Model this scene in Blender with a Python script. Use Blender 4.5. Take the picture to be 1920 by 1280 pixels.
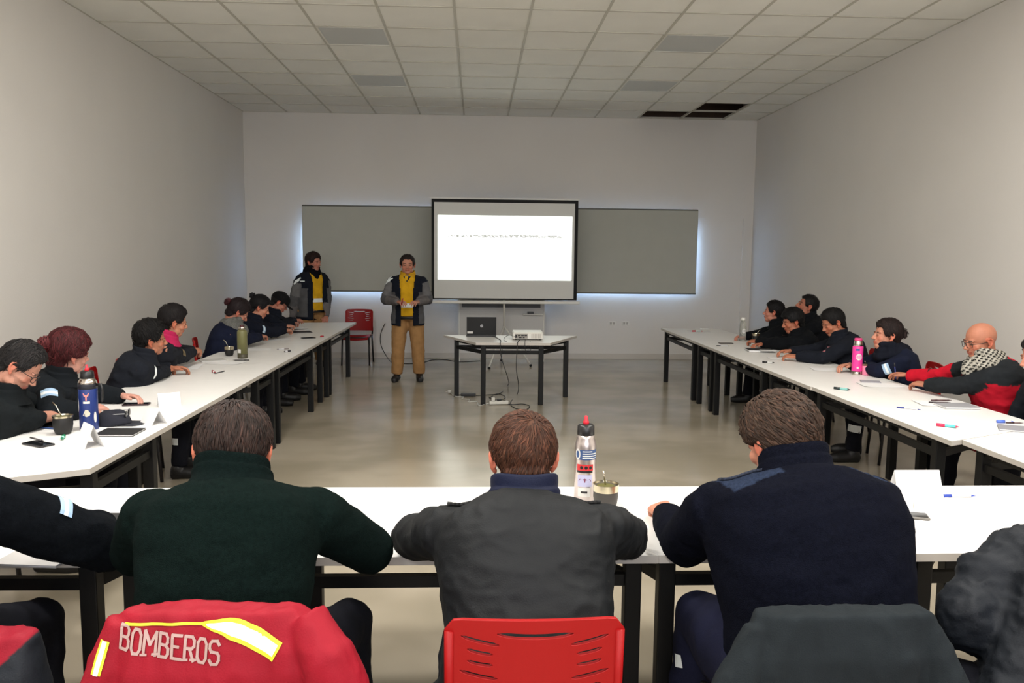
import bpy, bmesh, math, random
from mathutils import Vector as V, Matrix, noise, Euler
from mathutils.bvhtree import BVHTree
for o in list(bpy.data.objects): bpy.data.objects.remove(o)
sc = bpy.context.scene; COL = sc.collection
R = math.radians
def srgb(r, g, b, k=1.0):
    def f(c):
        c = min(255, c*k)/255.0
        return c/12.92 if c <= .04045 else ((c+.055)/1.055)**2.4
    return (f(r), f(g), f(b), 1.0)
# ------------------------------------------------------------------ camera
HC = 1.68; F = 1500.0
def camrows():
    fwd = V((-66, 160, -F)).normalized()
    up = V((1, -.010, 0)).cross(fwd).normalized()
    right = fwd.cross(up)
    return right, fwd, up
_r, _f, _u = camrows()
WC = Matrix((_r, _f, _u))                       # world from camera directions
cam = bpy.data.cameras.new('camera'); camo = bpy.data.objects.new('camera', cam); COL.objects.link(camo)
camo.matrix_world = Matrix.Translation((0, 0, HC)) @ WC.to_4x4()
cam.sensor_width = 36; cam.lens = 36*F/1920; cam.clip_start = .05
sc.camera = camo
def ray(x, y): return WC @ V((x-960, 640-y, -F))
def atz(x, y, z): d = ray(x, y); return V((0, 0, HC)) + d*((z-HC)/d.z)
def aty(x, y, Y): d = ray(x, y); return V((0, 0, HC)) + d*(Y/d.y)
# ------------------------------------------------------------------ world, light, exposure
w = bpy.data.worlds.new('sky'); sc.world = w; w.use_nodes = True
w.node_tree.nodes['Background'].inputs[0].default_value = (.35, .55, 1, 1)
w.node_tree.nodes['Background'].inputs[1].default_value = 1.6
sc.view_settings.view_transform = 'Standard'; sc.view_settings.look = 'None'
sc.view_settings.gamma = 1; sc.view_settings.use_curve_mapping = False
sc.view_settings.exposure = 0.0
LAMP_POWER = 66.0; FILL_POWER = 170.0
GX0, GP = -3.715, .70                            # ceiling grid
CEIL = 3.92; BACK = 13.15; FRONT = -3.65; XL = -3.715; XR = 4.55
def area(name, loc, sx, sy, power, col, rot=(0, 0, 0)):
    l = bpy.data.lights.new(name, 'AREA'); l.shape = 'RECTANGLE'; l.size = sx; l.size_y = sy
    l.energy = power; l.color = col
    o = bpy.data.objects.new(name, l); COL.objects.link(o); o.location = loc; o.rotation_euler = rot
    return o
# ------------------------------------------------------------------ materials
MATS = {}
def mat(name, col=(.5, .5, .5, 1), rough=.6, metal=0., bump=0., bscale=200., var=0., vscale=5., attr=False, sheen=0., emit=None, spec=.5, alpha=None, trans=0.):
    if name in MATS: return MATS[name]
    m = bpy.data.materials.new(name); m.use_nodes = True; nt = m.node_tree; b = nt.nodes['Principled BSDF']
    b.inputs['Base Color'].default_value = col; b.inputs['Roughness'].default_value = rough
    b.inputs['Metallic'].default_value = metal; b.inputs['Specular IOR Level'].default_value = spec
    if sheen: b.inputs['Sheen Weight'].default_value = sheen
    if trans: b.inputs['Transmission Weight'].default_value = trans; b.inputs['IOR'].default_value = 1.3
    src = None
    if attr:
        a = nt.nodes.new('ShaderNodeAttribute'); a.attribute_name = 'Col'; src = a.outputs['Color']
    if var or bump:
        tc = nt.nodes.new('ShaderNodeTexCoord')
    if var:
        n = nt.nodes.new('ShaderNodeTexNoise'); n.inputs['Scale'].default_value = vscale; n.inputs['Detail'].default_value = 6
        nt.links.new(tc.outputs['Object'], n.inputs['Vector'])
        mr = nt.nodes.new('ShaderNodeMapRange'); mr.inputs['From Min'].default_value = .3; mr.inputs['From Max'].default_value = .7
        mr.inputs['To Min'].default_value = 1-var; mr.inputs['To Max'].default_value = 1+var
        nt.links.new(n.outputs['Fac'], mr.inputs['Value'])
        mx = nt.nodes.new('ShaderNodeVectorMath'); mx.operation = 'SCALE'
        if src: nt.links.new(src, mx.inputs[0])
        else: mx.inputs[0].default_value = col[:3]
        nt.links.new(mr.outputs['Result'], mx.inputs['Scale']); src = mx.outputs['Vector']
    if src: nt.links.new(src, b.inputs['Base Color'])
    if bump:
        n2 = nt.nodes.new('ShaderNodeTexNoise'); n2.inputs['Scale'].default_value = bscale; n2.inputs['Detail'].default_value = 4
        nt.links.new(tc.outputs['Object'], n2.inputs['Vector'])
        bp = nt.nodes.new('ShaderNodeBump'); bp.inputs['Strength'].default_value = bump; bp.inputs['Distance'].default_value = .004
        nt.links.new(n2.outputs['Fac'], bp.inputs['Height']); nt.links.new(bp.outputs['Normal'], b.inputs['Normal'])
    if emit:
        b.inputs['Emission Color'].default_value = emit[0]; b.inputs['Emission Strength'].default_value = emit[1]
    MATS[name] = m
    return m
M_wall = mat('wall_paint', srgb(220, 216, 210), .85, bump=.15, bscale=60, var=.02, vscale=1.2)
M_tile = mat('ceiling_tile', srgb(236, 235, 228), .9, bump=.3, bscale=150, var=.03, vscale=2)
M_grid = mat('grid_bar', srgb(190, 187, 176), .6)
M_void = mat('plenum', srgb(58, 44, 38), .9, var=.2, vscale=6)
M_black = mat('black_steel', srgb(15, 15, 15), .5, bump=.05, spec=.25)
M_top = mat('white_laminate', srgb(236, 234, 230), .38, var=.01, vscale=3)
M_edge = mat('laminate_edge', srgb(190, 184, 176), .5)
M_red = mat('red_plastic', srgb(146, 5, 7), .5, bump=.08, bscale=500, spec=.3)
M_chairblk = mat('chair_steel', srgb(28, 26, 27), .4)
M_rubber = mat('rubber', srgb(20, 20, 20), .8)
M_blind = mat('blind_fabric', srgb(178, 179, 170), .9, bump=.1, bscale=800, var=.02, vscale=4)
M_white = mat('white_plastic', srgb(222, 220, 212), .4)
M_paper = mat('paper', srgb(228, 227, 226), .8)
M_steel = mat('brushed_steel', srgb(190, 182, 172), .25, 1.0)
M_dark = mat('dark_plastic', srgb(24, 24, 25), .35)
M_cloth = mat('cloth', rough=.92, attr=True, bump=.35, bscale=350, var=.12, vscale=14, spec=.15)
M_fleece = mat('fleece', rough=1, attr=True, bump=.9, bscale=420, var=.3, vscale=120, spec=.05)
M_shell = mat('shell_cloth', rough=.65, attr=True, bump=.25, bscale=250, var=.08, vscale=12, spec=.22)
M_skin = mat('skin', rough=.55, attr=True, bump=.08, bscale=300, var=.05, vscale=40, spec=.35)
M_hair = mat('hair', rough=.62, attr=True, spec=.2)
M_shoe = mat('shoe_leather', srgb(16, 15, 16), .5, bump=.1)
M_refl = mat('reflective_tape', srgb(228, 234, 234), .35)
M_lens = mat('lens_rim', srgb(32, 24, 22), .3)
# ------------------------------------------------------------------ object helpers
def tag(o, label, cat, group=None):
    o['label'] = label; o['category'] = cat
    if group: o['group'] = group
    return o
def thing(name, label, cat, loc=(0, 0, 0), rz=0, group=None):
    o = bpy.data.objects.new(name, None); COL.objects.link(o); o.empty_display_size = .1
    o.location = loc; o.rotation_euler = (0, 0, rz)
    return tag(o, label, cat, group)
def struct(o): o['kind'] = 'structure'; return o
class MB:
    def __init__(s): s.v = []; s.f = []; s.c = []; s.mi = []
    def add(s, vs, fs, mi=0):
        n = len(s.v); s.v += [tuple(v) for v in vs]; s.f += [tuple(i+n for i in f) for f in fs]; s.mi += [mi]*len(fs)
        return s
    def box(s, x0, x1, y0, y1, z0, z1, mi=0, M=None):
        vs = [V((x, y, z)) for z in (z0, z1) for y in (y0, y1) for x in (x0, x1)]
        if M: vs = [M @ v for v in vs]
        return s.add(vs, [(0, 2, 3, 1), (4, 5, 7, 6), (0, 1, 5, 4), (2, 6, 7, 3), (0, 4, 6, 2), (1, 3, 7, 5)], mi)
    def prism(s, poly, z0, z1, mi=0, mside=None):
        n = len(poly); vs = [(p[0], p[1], z0) for p in poly]+[(p[0], p[1], z1) for p in poly]
        a = sum(poly[i][0]*poly[(i+1) % n][1]-poly[(i+1) % n][0]*poly[i][1] for i in range(n))
        idx = list(range(n))
        if a < 0: vs = [(p[0], p[1], z0) for p in poly[::-1]]+[(p[0], p[1], z1) for p in poly[::-1]]
        s.add(vs, [tuple(idx[::-1]), tuple(i+n for i in idx)], mi)
        k = len(s.v)-2*n
        for i in range(n):
            s.f.append((k+i, k+(i+1) % n, k+n+(i+1) % n, k+n+i)); s.mi.append(mi if mside is None else mside)
        return s
    def rings(s, rings, cap=True, mi=0, closed=False):
        n = len(rings[0]); vs = [p for r in rings for p in r]; fs = []
        m = len(rings)
        for i in range(m-1 if not closed else m):
            a = i*n; b = ((i+1) % m)*n
            for j in range(n):
                k = (j+1) % n; fs.append((a+j, a+k, b+k, b+j))
        if cap and not closed: fs += [tuple(range(n))[::-1], tuple(range((m-1)*n, m*n))]
        return s.add(vs, fs, mi)
    def tube(s, pts, rad, n=10, mi=0, flat=1.0, side=None, cap=True):
        pts = [V(p) for p in pts]
        if not hasattr(rad, '__len__'): rad = [rad]*len(pts)
        rs = []; u = None
        for i, p in enumerate(pts):
            t = (pts[min(i+1, len(pts)-1)]-pts[max(i-1, 0)])
            if t.length < 1e-9: t = V((0, 0, 1))
            t.normalize()
            if u is None:
                ref = V(side) if side is not None else (V((0, 0, 1)) if abs(t.z) < .9 else V((1, 0, 0)))
                u = (ref-t*ref.dot(t)).normalized()
            else: u = (u-t*u.dot(t)).normalized()
            w_ = t.cross(u); r = rad[i]
            rs.append([p+u*(math.cos(a)*r)+w_*(math.sin(a)*r*flat) for a in [2*math.pi*k/n for k in range(n)]])
        return s.rings(rs, cap, mi)
    def lathe(s, prof, c=(0, 0, 0), n=24, mi=0):
        c = V(c); rs = [[c+V((r*math.cos(a), r*math.sin(a), z)) for a in [2*math.pi*k/n for k in range(n)]] for r, z in prof]
        return s.rings(rs, True, mi)
    def ell(s, c, r, M=None, nu=14, nv=9, mi=0):
        c = V(c); rs = []
        for i in range(nv+1):
            ph = -math.pi/2+math.pi*(i if 0 < i < nv else (i+.08 if i == 0 else i-.08))/nv
            ring = []
            for k in range(nu):
                a = 2*math.pi*k/nu; p = V((r[0]*math.cos(ph)*math.cos(a), r[1]*math.cos(ph)*math.sin(a), r[2]*math.sin(ph)))
                if M: p = M @ p
                ring.append(c+p)
            rs.append(ring)
        return s.rings(rs, True, mi)
    def mesh(s, name='m'):
        me = bpy.data.meshes.new(name); me.from_pydata(s.v, [], s.f)
        for p, i in zip(me.polygons, s.mi): p.material_index = i
        me.update(); return me
    def build(s, name, m, parent=None, smooth=False, bevel=0, rel=False):
        me = s.mesh(name)
        if rel and parent: me.transform(Matrix.Translation(-V(parent.location)))
        o = bpy.data.objects.new(name, me); COL.objects.link(o)
        for q in (m if isinstance(m, (list, tuple)) else [m]): me.materials.append(q)
        if smooth:
            for p in me.polygons: p.use_smooth = True
        if bevel:
            md = o.modifiers.new('bevel', 'BEVEL'); md.width = bevel; md.segments = 2; md.limit_method = 'ANGLE'
        if parent: o.parent = parent
        return o
def autosmooth(o, ang=40):
    bm = bmesh.new(); bm.from_mesh(o.data)
    for f in bm.faces: f.smooth = True
    for e in bm.edges:
        if len(e.link_faces) == 2 and e.calc_face_angle(0) > R(ang): e.smooth = False
    bm.to_mesh(o.data); bm.free(); return o
def copy_tree(o, parent=None):
    c = o.copy(); COL.objects.link(c)
    if parent: c.parent = parent
    for ch in list(o.children): copy_tree(ch, c)
    return c
def evaluated(me, mods):
    o = bpy.data.objects.new('tmp', me); COL.objects.link(o)
    for kind, kw in mods:
        md = o.modifiers.new('m', kind)
        for k, v in kw.items(): setattr(md, k, v)
    bpy.context.view_layer.update()
    dg = bpy.context.evaluated_depsgraph_get()
    r = bpy.data.meshes.new_from_object(o.evaluated_get(dg), depsgraph=dg)
    bpy.data.objects.remove(o); return r
def remesh(mb, vox, smooth=4, fac=.5):
    mods = [('REMESH', dict(mode='VOXEL', voxel_size=vox, use_smooth_shade=True))]
    if smooth: mods.append(('SMOOTH', dict(factor=fac, iterations=smooth)))
    return evaluated(mb.mesh(), mods)
def paint(me, fn):
    a = me.color_attributes.new('Col', 'FLOAT_COLOR', 'POINT') if 'Col' not in me.color_attributes else me.color_attributes['Col']
    buf = []
    for v in me.vertices: buf += list(fn(v.co))[:3]+[1.0]
    a.data.foreach_set('color', buf)
def displace(me, fn):
    n = len(me.vertices); co = [0.0]*(3*n); me.vertices.foreach_get('co', co)
    nr = [0.0]*(3*n); me.vertex_normals.foreach_get('vector', nr); out = []
    for i in range(n):
        p = V(co[3*i:3*i+3]); q = V(nr[3*i:3*i+3]); out += list(p+q*fn(p))
    me.vertices.foreach_set('co', out); me.update()
def link(name, me, m, parent, world=True):
    if world: me.transform(Matrix.Translation(-V(parent.location)))
    if not me.materials: me.materials.append(m)
    o = bpy.data.objects.new(name, me); COL.objects.link(o); o.parent = parent
    for p in me.polygons: p.use_smooth = True
    return o
def bvh(me): return BVHTree.FromPolygons([v.co.copy() for v in me.vertices], [tuple(p.vertices) for p in me.polygons])
def decal(tree, quads, origin, ux, uy, name, mats, parent, off=.003, depth=.3, thick=0):
    """quads: list of (list of 4 (u,v), mat index); cast along -n onto the surface"""
    ux = V(ux).normalized(); uy = V(uy).normalized(); n = ux.cross(uy).normalized(); mb = MB()
    for q, mi in quads:
        ps = []
        for (u, v) in q:
            o = V(origin)+ux*u+uy*v+n*depth
            h = tree.ray_cast(o, -n, depth*2.2)
            ps.append(h[0]+n*off if h[0] is not None else None)
        if None in ps: continue
        mb.add(ps, [tuple(range(len(ps)))], mi)
    if not mb.v: print('DECAL EMPTY', name); return None
    return mb.build(name, mats, parent, rel=True)
def ribbonq(pts, wd, mi=0, seg=.01, taper=0):
    P_ = [V((a, b, 0)) for a, b in pts]; fine = []
    ext = [P_[0]]+P_+[P_[-1]]
    for i in range(1, len(ext)-2):
        k = max(1, int((ext[i+1]-ext[i]).length/seg))
        for j in range(k):
            f = j/k; a, b_, c_, d_ = ext[i-1], ext[i], ext[i+1], ext[i+2]
            fine.append(.5*((2*b_)+(c_-a)*f+(2*a-5*b_+4*c_-d_)*f*f+(3*b_-a-3*c_+d_)*f*f*f))
    fine.append(P_[-1]); L_, R_ = [], []
    for i, p in enumerate(fine):
        d = (fine[min(i+1, len(fine)-1)]-fine[max(i-1, 0)]).normalized(); nn = V((-d.y, d.x, 0))*wd/2*(min(1, .12+i/len(fine)*2.6) if taper else 1); L_.append(p+nn); R_.append(p-nn)
    out = []
    for i in range(len(fine)-1):
        for a0, a1 in ((0, .5), (.5, 1)):
            q = [R_[i].lerp(L_[i], a0), R_[i+1].lerp(L_[i+1], a0), R_[i+1].lerp(L_[i+1], a1), R_[i].lerp(L_[i], a1)]
            out.append(([v[:2] for v in q], mi))
    return out
def gridq(u0, u1, v0, v1, nu, nv, mi=0, f=None):
    out = []
    for i in range(nu):
        for j in range(nv):
            a, b = u0+(u1-u0)*i/nu, u0+(u1-u0)*(i+1)/nu; c, d = v0+(v1-v0)*j/nv, v0+(v1-v0)*(j+1)/nv
            q = [(a, c), (b, c), (b, d), (a, d)]
            if f: q = [f(*p) for p in q]
            out.append((q, mi))
    return out
def strokeq(pts, wd, mi=0, seg=.012):
    out = []
    for (a, b) in zip(pts[:-1], pts[1:]):
        a = V((a[0], a[1], 0)); b = V((b[0], b[1], 0)); d = b-a; L = d.length
        if L < 1e-6: continue
        d.normalize(); nn = V((-d.y, d.x, 0))*wd/2; a2 = a-d*wd*.35; b2 = b+d*wd*.35; k = max(1, int(L/seg))
        for i in range(k):
            p = a2.lerp(b2, i/k); q = a2.lerp(b2, (i+1)/k)
            out.append(([(p-nn)[:2], (q-nn)[:2], (q+nn)[:2], (p+nn)[:2]], mi))
    return out
# ------------------------------------------------------------------ room shell
fm = bpy.data.materials.new('polished_concrete'); fm.use_nodes = True; nt = fm.node_tree; b = nt.nodes['Principled BSDF']
tc = nt.nodes.new('ShaderNodeTexCoord')
n1 = nt.nodes.new('ShaderNodeTexNoise'); n1.inputs['Scale'].default_value = .9; n1.inputs['Detail'].default_value = 3; n1.inputs['Roughness'].default_value = .5
n2 = nt.nodes.new('ShaderNodeTexNoise'); n2.inputs['Scale'].default_value = 3.2; n2.inputs['Detail'].default_value = 8
mp = nt.nodes.new('ShaderNodeMapping'); mp.inputs['Scale'].default_value = (1, 1.3, 1)
nt.links.new(tc.outputs['Object'], mp.inputs['Vector'])
nt.links.new(mp.outputs['Vector'], n1.inputs['Vector']); nt.links.new(mp.outputs['Vector'], n2.inputs['Vector'])
ad = nt.nodes.new('ShaderNodeMath'); ad.operation = 'ADD'; nt.links.new(n1.outputs['Fac'], ad.inputs[0]); nt.links.new(n2.outputs['Fac'], ad.inputs[1])
cr = nt.nodes.new('ShaderNodeValToRGB'); cr.color_ramp.interpolation = 'EASE'; cr.color_ramp.elements[0].position = .35; cr.color_ramp.elements[1].position = .65
cr.color_ramp.elements[0].color = srgb(146, 137, 119); cr.color_ramp.elements[1].color = srgb(170, 160, 142)
hf = nt.nodes.new('ShaderNodeMath'); hf.operation = 'MULTIPLY'; hf.inputs[1].default_value = 1.0
nt.links.new(n1.outputs['Fac'], hf.inputs[0]); nt.links.new(hf.outputs[0], cr.inputs['Fac']); nt.links.new(cr.outputs['Color'], b.inputs['Base Color'])
rr = nt.nodes.new('ShaderNodeMapRange'); rr.inputs['To Min'].default_value = .24; rr.inputs['To Max'].default_value = .32
nt.links.new(n1.outputs['Fac'], rr.inputs['Value']); b.inputs['Roughness'].default_value = .21
b.inputs['Specular IOR Level'].default_value = .45
struct(MB().box(XL-.15, XR+.15, FRONT-.15, BACK+.15, -.12, 0).build('floor', fm))
struct(MB().box(XL-.15, XL, FRONT, BACK+.15, 0, CEIL+.5).build('wall_left', M_wall))
struct(MB().box(XR, XR+.15, FRONT, BACK+.15, 0, CEIL+.5).build('wall_right', M_wall))
mb = MB(); fx0, fx1, fz0, fz1 = -2.8, 3.6, 1.7, 3.7      # unseen wall behind the camera, its window opening added for fill light
mb.box(XL, fx0, FRONT-.15, FRONT, 0, CEIL+.5).box(fx1, XR, FRONT-.15, FRONT, 0, CEIL+.5).box(fx0, fx1, FRONT-.15, FRONT, 0, fz0).box(fx0, fx1, FRONT-.15, FRONT, fz1, CEIL+.5)
struct(mb.build('wall_front', M_wall))
mb = MB()
for k in range(6): mb.box(fx0+(fx1-fx0)*k/5-.03, fx0+(fx1-fx0)*k/5+.03, FRONT-.12, FRONT-.06, fz0, fz1)
struct(mb.build('added_window', M_white))  # mullions of the added, unseen window
area('fill_light_behind', ((fx0+fx1)/2, FRONT-.2, (fz0+fz1)/2), fx1-fx0, fz1-fz0, FILL_POWER, (1, .965, .92), (R(90), 0, 0))  # area lamp added outside that opening to brighten walls and ceiling
# blinds measured on the back wall
BY = BACK-.10
bl0 = aty(566, 386, BY); bl1 = aty(812, 548, BY); br0 = aty(1082, 393, BY); br1 = aty(1304, 556, BY)
WX0, WX1, WZ0, WZ1 = bl0.x+.01, br1.x+.01, bl1.z+.03, bl0.z-.3
mb = MB()
mb.box(XL, WX0, BACK, BACK+.15, 0, CEIL+.5).box(WX1, XR, BACK, BACK+.15, 0, CEIL+.5)
mb.box(WX0, WX1, BACK, BACK+.15, 0, WZ0).box(WX0, WX1, BACK, BACK+.15, WZ1, CEIL+.5)
struct(mb.build('wall_back', M_wall))
wf = struct(thing('window_1', '', '')); del wf['label']; del wf['category']
wf.location = (0, BACK+.1, WZ0)
mb = MB(); zz = WZ1
for x in (WX0, WX0+(WX1-WX0)/3, WX0+2*(WX1-WX0)/3, WX1): mb.box(x-.03, x+.03, BACK+.08, BACK+.12, WZ0, WZ1)
mb.box(WX0, WX1, BACK+.08, BACK+.12, WZ0, WZ0+.05).box(WX0, WX1, BACK+.08, BACK+.12, WZ1-.05, WZ1)
mb.build('window_frame', M_white, wf, rel=True)
mg = mat('window_glass', (1, 1, 1, 1), 0.0, trans=1.0)
MB().box(WX0, WX1, BACK+.095, BACK+.1, WZ0, WZ1).build('pane', mg, wf, rel=True)
area('daylight_outside', ((WX0+WX1)/2, BACK+.5, (WZ0+WZ1)/2+.25), WX1-WX0+.5, WZ1-WZ0, 1100, (.38, .6, 1), (R(-90), 0, 0))
# ceiling: recessed tiles with missing cells
cols = [GX0+GP*i for i in range(13)]; cols[-1] = XR
rows = [BACK-GP*i for i in range(25)][::-1]
holes = {(2.585, 12.45), (3.285, 12.45), (3.285, 11.75)}
lampcols = (-1.615, 1.885)
mb = MB(); fixtures = []
for i in range(len(cols)-1):
    for j in range(len(rows)-1):
        x0, x1, y0, y1 = cols[i], cols[i+1], rows[j], rows[j+1]
        if any(abs(x0-h[0]) < .05 and abs(y0-h[1]) < .05 for h in holes): continue
        kk = int(round((BACK-y0)/GP))
        if any(abs(x0-c) < .05 for c in lampcols) and kk in (4, 7, 10, 13, 16, 19, 22):
            fixtures.append((x0, x1, y0, y1, kk)); continue
        mb.box(x0, x1, y0, y1, CEIL+.004, CEIL+.02)
struct(mb.build('ceiling', M_tile))
mb = MB()
for x in cols: mb.box(x-.012, x+.012, FRONT, BACK, CEIL-.003, CEIL+.022)
for y in rows: mb.box(XL, XR, y-.012, y+.012, CEIL-.0035, CEIL+.0215)
struct(mb.build('trim_1', M_grid))
struct(MB().box(XL, XR, FRONT, BACK, CEIL+.45, CEIL+.5).box(2.3, 4.3, 11.4, 11.45, CEIL+.05, CEIL+.45).box(2.3, 2.35, 11.4, BACK, CEIL+.05, CEIL+.45).box(2.3, 4.3, BACK-.03, BACK-.005, CEIL+.03, CEIL+.45).build('trim_2', M_void))
M_diff_off = mat('diffuser_unlit', srgb(196, 198, 196), .5)
M_diff_on = mat('diffuser_lit', srgb(240, 238, 230), .5, emit=((1, .93, .82, 1), 6))
for (x0, x1, y0, y1, kk) in fixtures:
    on = kk >= 13
    side = 'left' if x0 < 0 else 'right'
    lab = {4: 'unlit grey square ceiling light nearer the back wall, %s of the pair', 7: 'unlit grey square ceiling light one row nearer the viewer, %s of the pair'}.get(kk, 'square ceiling light panel overhead, %s column')
    t = thing('ceiling_light', lab % side+('' if kk in (4, 7) else ', %.1f m before the screen wall' % (BACK-y0)), 'ceiling light', ((x0+x1)/2, (y0+y1)/2, CEIL), group='square ceiling lights')
    MB().box(x0+.03, x1-.03, y0+.03, y1-.03, CEIL-.002, CEIL+.012).build('diffuser', M_diff_on if on else M_diff_off, t, rel=True)
    m2 = MB()
    for q in ((x0+.012, x0+.03, y0+.012, y1-.012), (x1-.03, x1-.012, y0+.012, y1-.012), (x0+.03, x1-.03, y0+.012, y0+.03), (x0+.03, x1-.03, y1-.03, y1-.012)):
        m2.box(*q, CEIL-.006, CEIL+.014)
    m2.build('frame', M_white, t, rel=True)
    if on: area('panel_light', ((x0+x1)/2, (y0+y1)/2, CEIL-.02), .6, .6, LAMP_POWER, (1, .968, .92))
for nm, bx in (('baseboard_back', (XL, XR, BACK-.012, BACK, 0, .09)), ('baseboard_left', (XL, XL+.012, FRONT, BACK, 0, .09)), ('baseboard_right', (XR-.012, XR, FRONT, BACK, 0, .09))):
    struct(MB().box(*bx).build(nm, mat('baseboard_paint', srgb(200, 194, 186), .6)))
# pipe boxing in the right corner
px = aty(1394, 410, BACK-.02)
struct(MB().box(px.x, px.x+.03, BACK-.03, BACK, .09, px.z).box(aty(1307, 409, BACK).x, px.x+.03, BACK-.006, BACK, px.z, px.z+.012).build('trim_3', M_wall))
# blinds
M_bar = mat('blind_bar', srgb(110, 110, 104), .5)
for nm, x0, x1, z0, z1, lb in (('roller_blind', bl0.x, 0.9*0+aty(950, 400, BY).x-.01, bl1.z, bl0.z, 'grey roller blind covering the window left of the projection screen'),
                          ('roller_blind', aty(950, 400, BY).x+.01, br1.x, bl1.z, bl0.z, 'grey roller blind covering the window right of the projection screen')):
    t = thing(nm, lb, 'blind', ((x0+x1)/2, BY, z0), group='roller blinds')
    MB().box(x0, x1, BY-.002, BY+.002, z0+.02, z1).build('fabric', M_blind, t, rel=True)
    MB().box(x0, x1, BY+.002, BY+.004, z0+.02, z1).build('lining', M_white, t, rel=True)
    MB().box(x0, x1, BY-.008, BY+.008, z0, z0+.025).build('bottom_bar', M_bar, t, rel=True, bevel=.003)
    MB().tube([(x0, BY+.03, z1-.005), (x1, BY+.03, z1-.005)], .028, 12).build('roller_tube', M_bar, t, rel=True, smooth=True)
# outlets
for i, xx in enumerate((1148, 1173)):
    p = aty(xx, 606, BACK-.006)
    t = thing('wall_socket', 'white double wall socket on the back wall, %s of the two' % ('left', 'right')[i], 'socket', p, group='wall sockets')
    MB().box(p.x-.055, p.x+.055, BACK-.012, BACK, p.z-.035, p.z+.035).build('cover_plate', M_white, t, rel=True, bevel=.004)
    m2 = MB()
    for s in (-.025, .025): m2.box(p.x+s-.015, p.x+s+.015, BACK-.014, BACK-.011, p.z-.018, p.z+.018)
    m2.build('outlet', mat('socket_grey', srgb(170, 166, 160), .5), t, rel=True)
# ------------------------------------------------------------------ projector screen on tripod
SY = 12.2
s0 = aty(809, 372, SY); s1 = aty(1086, 562, SY); s0x, s1x = s0.x, aty(1083, 460, SY).x; sz0 = aty(950, 562, SY).z; sz1 = aty(950, 374, SY).z
t = thing('projection_screen', 'white projection screen with black border on a white tripod, showing a bright blank slide', 'projection screen', ((s0x+s1x)/2, SY, 0))
M_scr = mat('screen_fabric', srgb(214, 214, 210), .8)
MB().box(s0x, s1x, SY-.004, SY+.004, sz0, sz1).build('border', mat('black_border', srgb(12, 12, 14), .8), t, rel=True)
MB().box(s0x+.04, s1x-.05, SY-.007, SY-.003, sz0+.02, sz1-.05).build('screen_fabric', M_scr, t, rel=True)
i0 = aty(821, 403, SY-.01); i1 = aty(1071, 526, SY-.01)
M_slide = bpy.data.materials.new('projected_slide'); M_slide.use_nodes = True; nt = M_slide.node_tree; b = nt.nodes['Principled BSDF']
b.inputs['Base Color'].default_value = (.7, .7, .7, 1)
tc = nt.nodes.new('ShaderNodeTexCoord'); mp = nt.nodes.new('ShaderNodeMapping'); mp.inputs['Scale'].default_value = (26, 1, 60)
nt.links.new(tc.outputs['Object'], mp.inputs['Vector'])
nz = nt.nodes.new('ShaderNodeTexNoise'); nz.inputs['Scale'].default_value = 1; nt.links.new(mp.outputs['Vector'], nz.inputs['Vector'])
sep = nt.nodes.new('ShaderNodeSeparateXYZ'); nt.links.new(tc.outputs['Object'], sep.inputs[0])
zl = aty(950, 443, SY).z
c1 = nt.nodes.new('ShaderNodeMath'); c1.operation = 'COMPARE'; c1.inputs[1].default_value = zl; c1.inputs[2].default_value = .02; nt.links.new(sep.outputs['Z'], c1.inputs[0])
c3 = nt.nodes.new('ShaderNodeMath'); c3.operation = 'COMPARE'; c3.inputs[1].default_value = 0.0; c3.inputs[2].default_value = .86; nt.links.new(sep.outputs['X'], c3.inputs[0])
c2 = nt.nodes.new('ShaderNodeMath'); c2.operation = 'GREATER_THAN'; c2.inputs[1].default_value = .47; nt.links.new(nz.outputs['Fac'], c2.inputs[0])
m1 = nt.nodes.new('ShaderNodeMath'); m1.operation = 'MULTIPLY'; nt.links.new(c1.outputs[0], m1.inputs[0]); nt.links.new(c2.outputs[0], m1.inputs[1])
m3 = nt.nodes.new('ShaderNodeMath'); m3.operation = 'MULTIPLY'; nt.links.new(m1.outputs[0], m3.inputs[0]); nt.links.new(c3.outputs[0], m3.inputs[1])
m2_ = nt.nodes.new('ShaderNodeMath'); m2_.operation = 'MULTIPLY_ADD'; nt.links.new(m3.outputs[0], m2_.inputs[0]); m2_.inputs[1].default_value = -1.75; m2_.inputs[2].default_value = 2.0
nt.links.new(m2_.outputs[0], b.inputs['Emission Strength']); b.inputs['Emission Color'].default_value = (.93, 1, .93, 1)
MB().box(i0.x, i1.x, SY-.012, SY-.008, i1.z, i0.z).build('projected_image', M_slide, t, rel=True)
MB().box(s0x-.04, s1x+.05, SY-.03, SY+.03, sz0-.06, sz0-.015).build('bottom_case', M_white, t, rel=True, bevel=.01)
MB().box(s0x-.02, s1x+.02, SY-.012, SY+.012, sz1, sz1+.018).build('top_bar', M_white, t, rel=True)
pp = aty(945, 600, SY+.06)
MB().tube([(pp.x, SY+.06, .55), (pp.x, SY+.06, sz1+.02)], .017, 12).build('pole', M_white, t, rel=True, smooth=True)
for (qx, qy) in ((917, 690), (995, 685), (940, 672)):
    e = atz(qx, qy, .02)
    if qx == 940: e = V((pp.x-.02, SY+.55, .02))
    lg = MB().tube([(pp.x, SY+.06, .62), (e.x, e.y, .03)], .012, 8).build('leg', M_white, t, rel=True, smooth=True)
    MB().ell((e.x, e.y, .022), (.022, .022, .022)).build('rubber_foot', M_rubber, lg, smooth=True).data.transform(Matrix.Translation(-V(t.location)))
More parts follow.
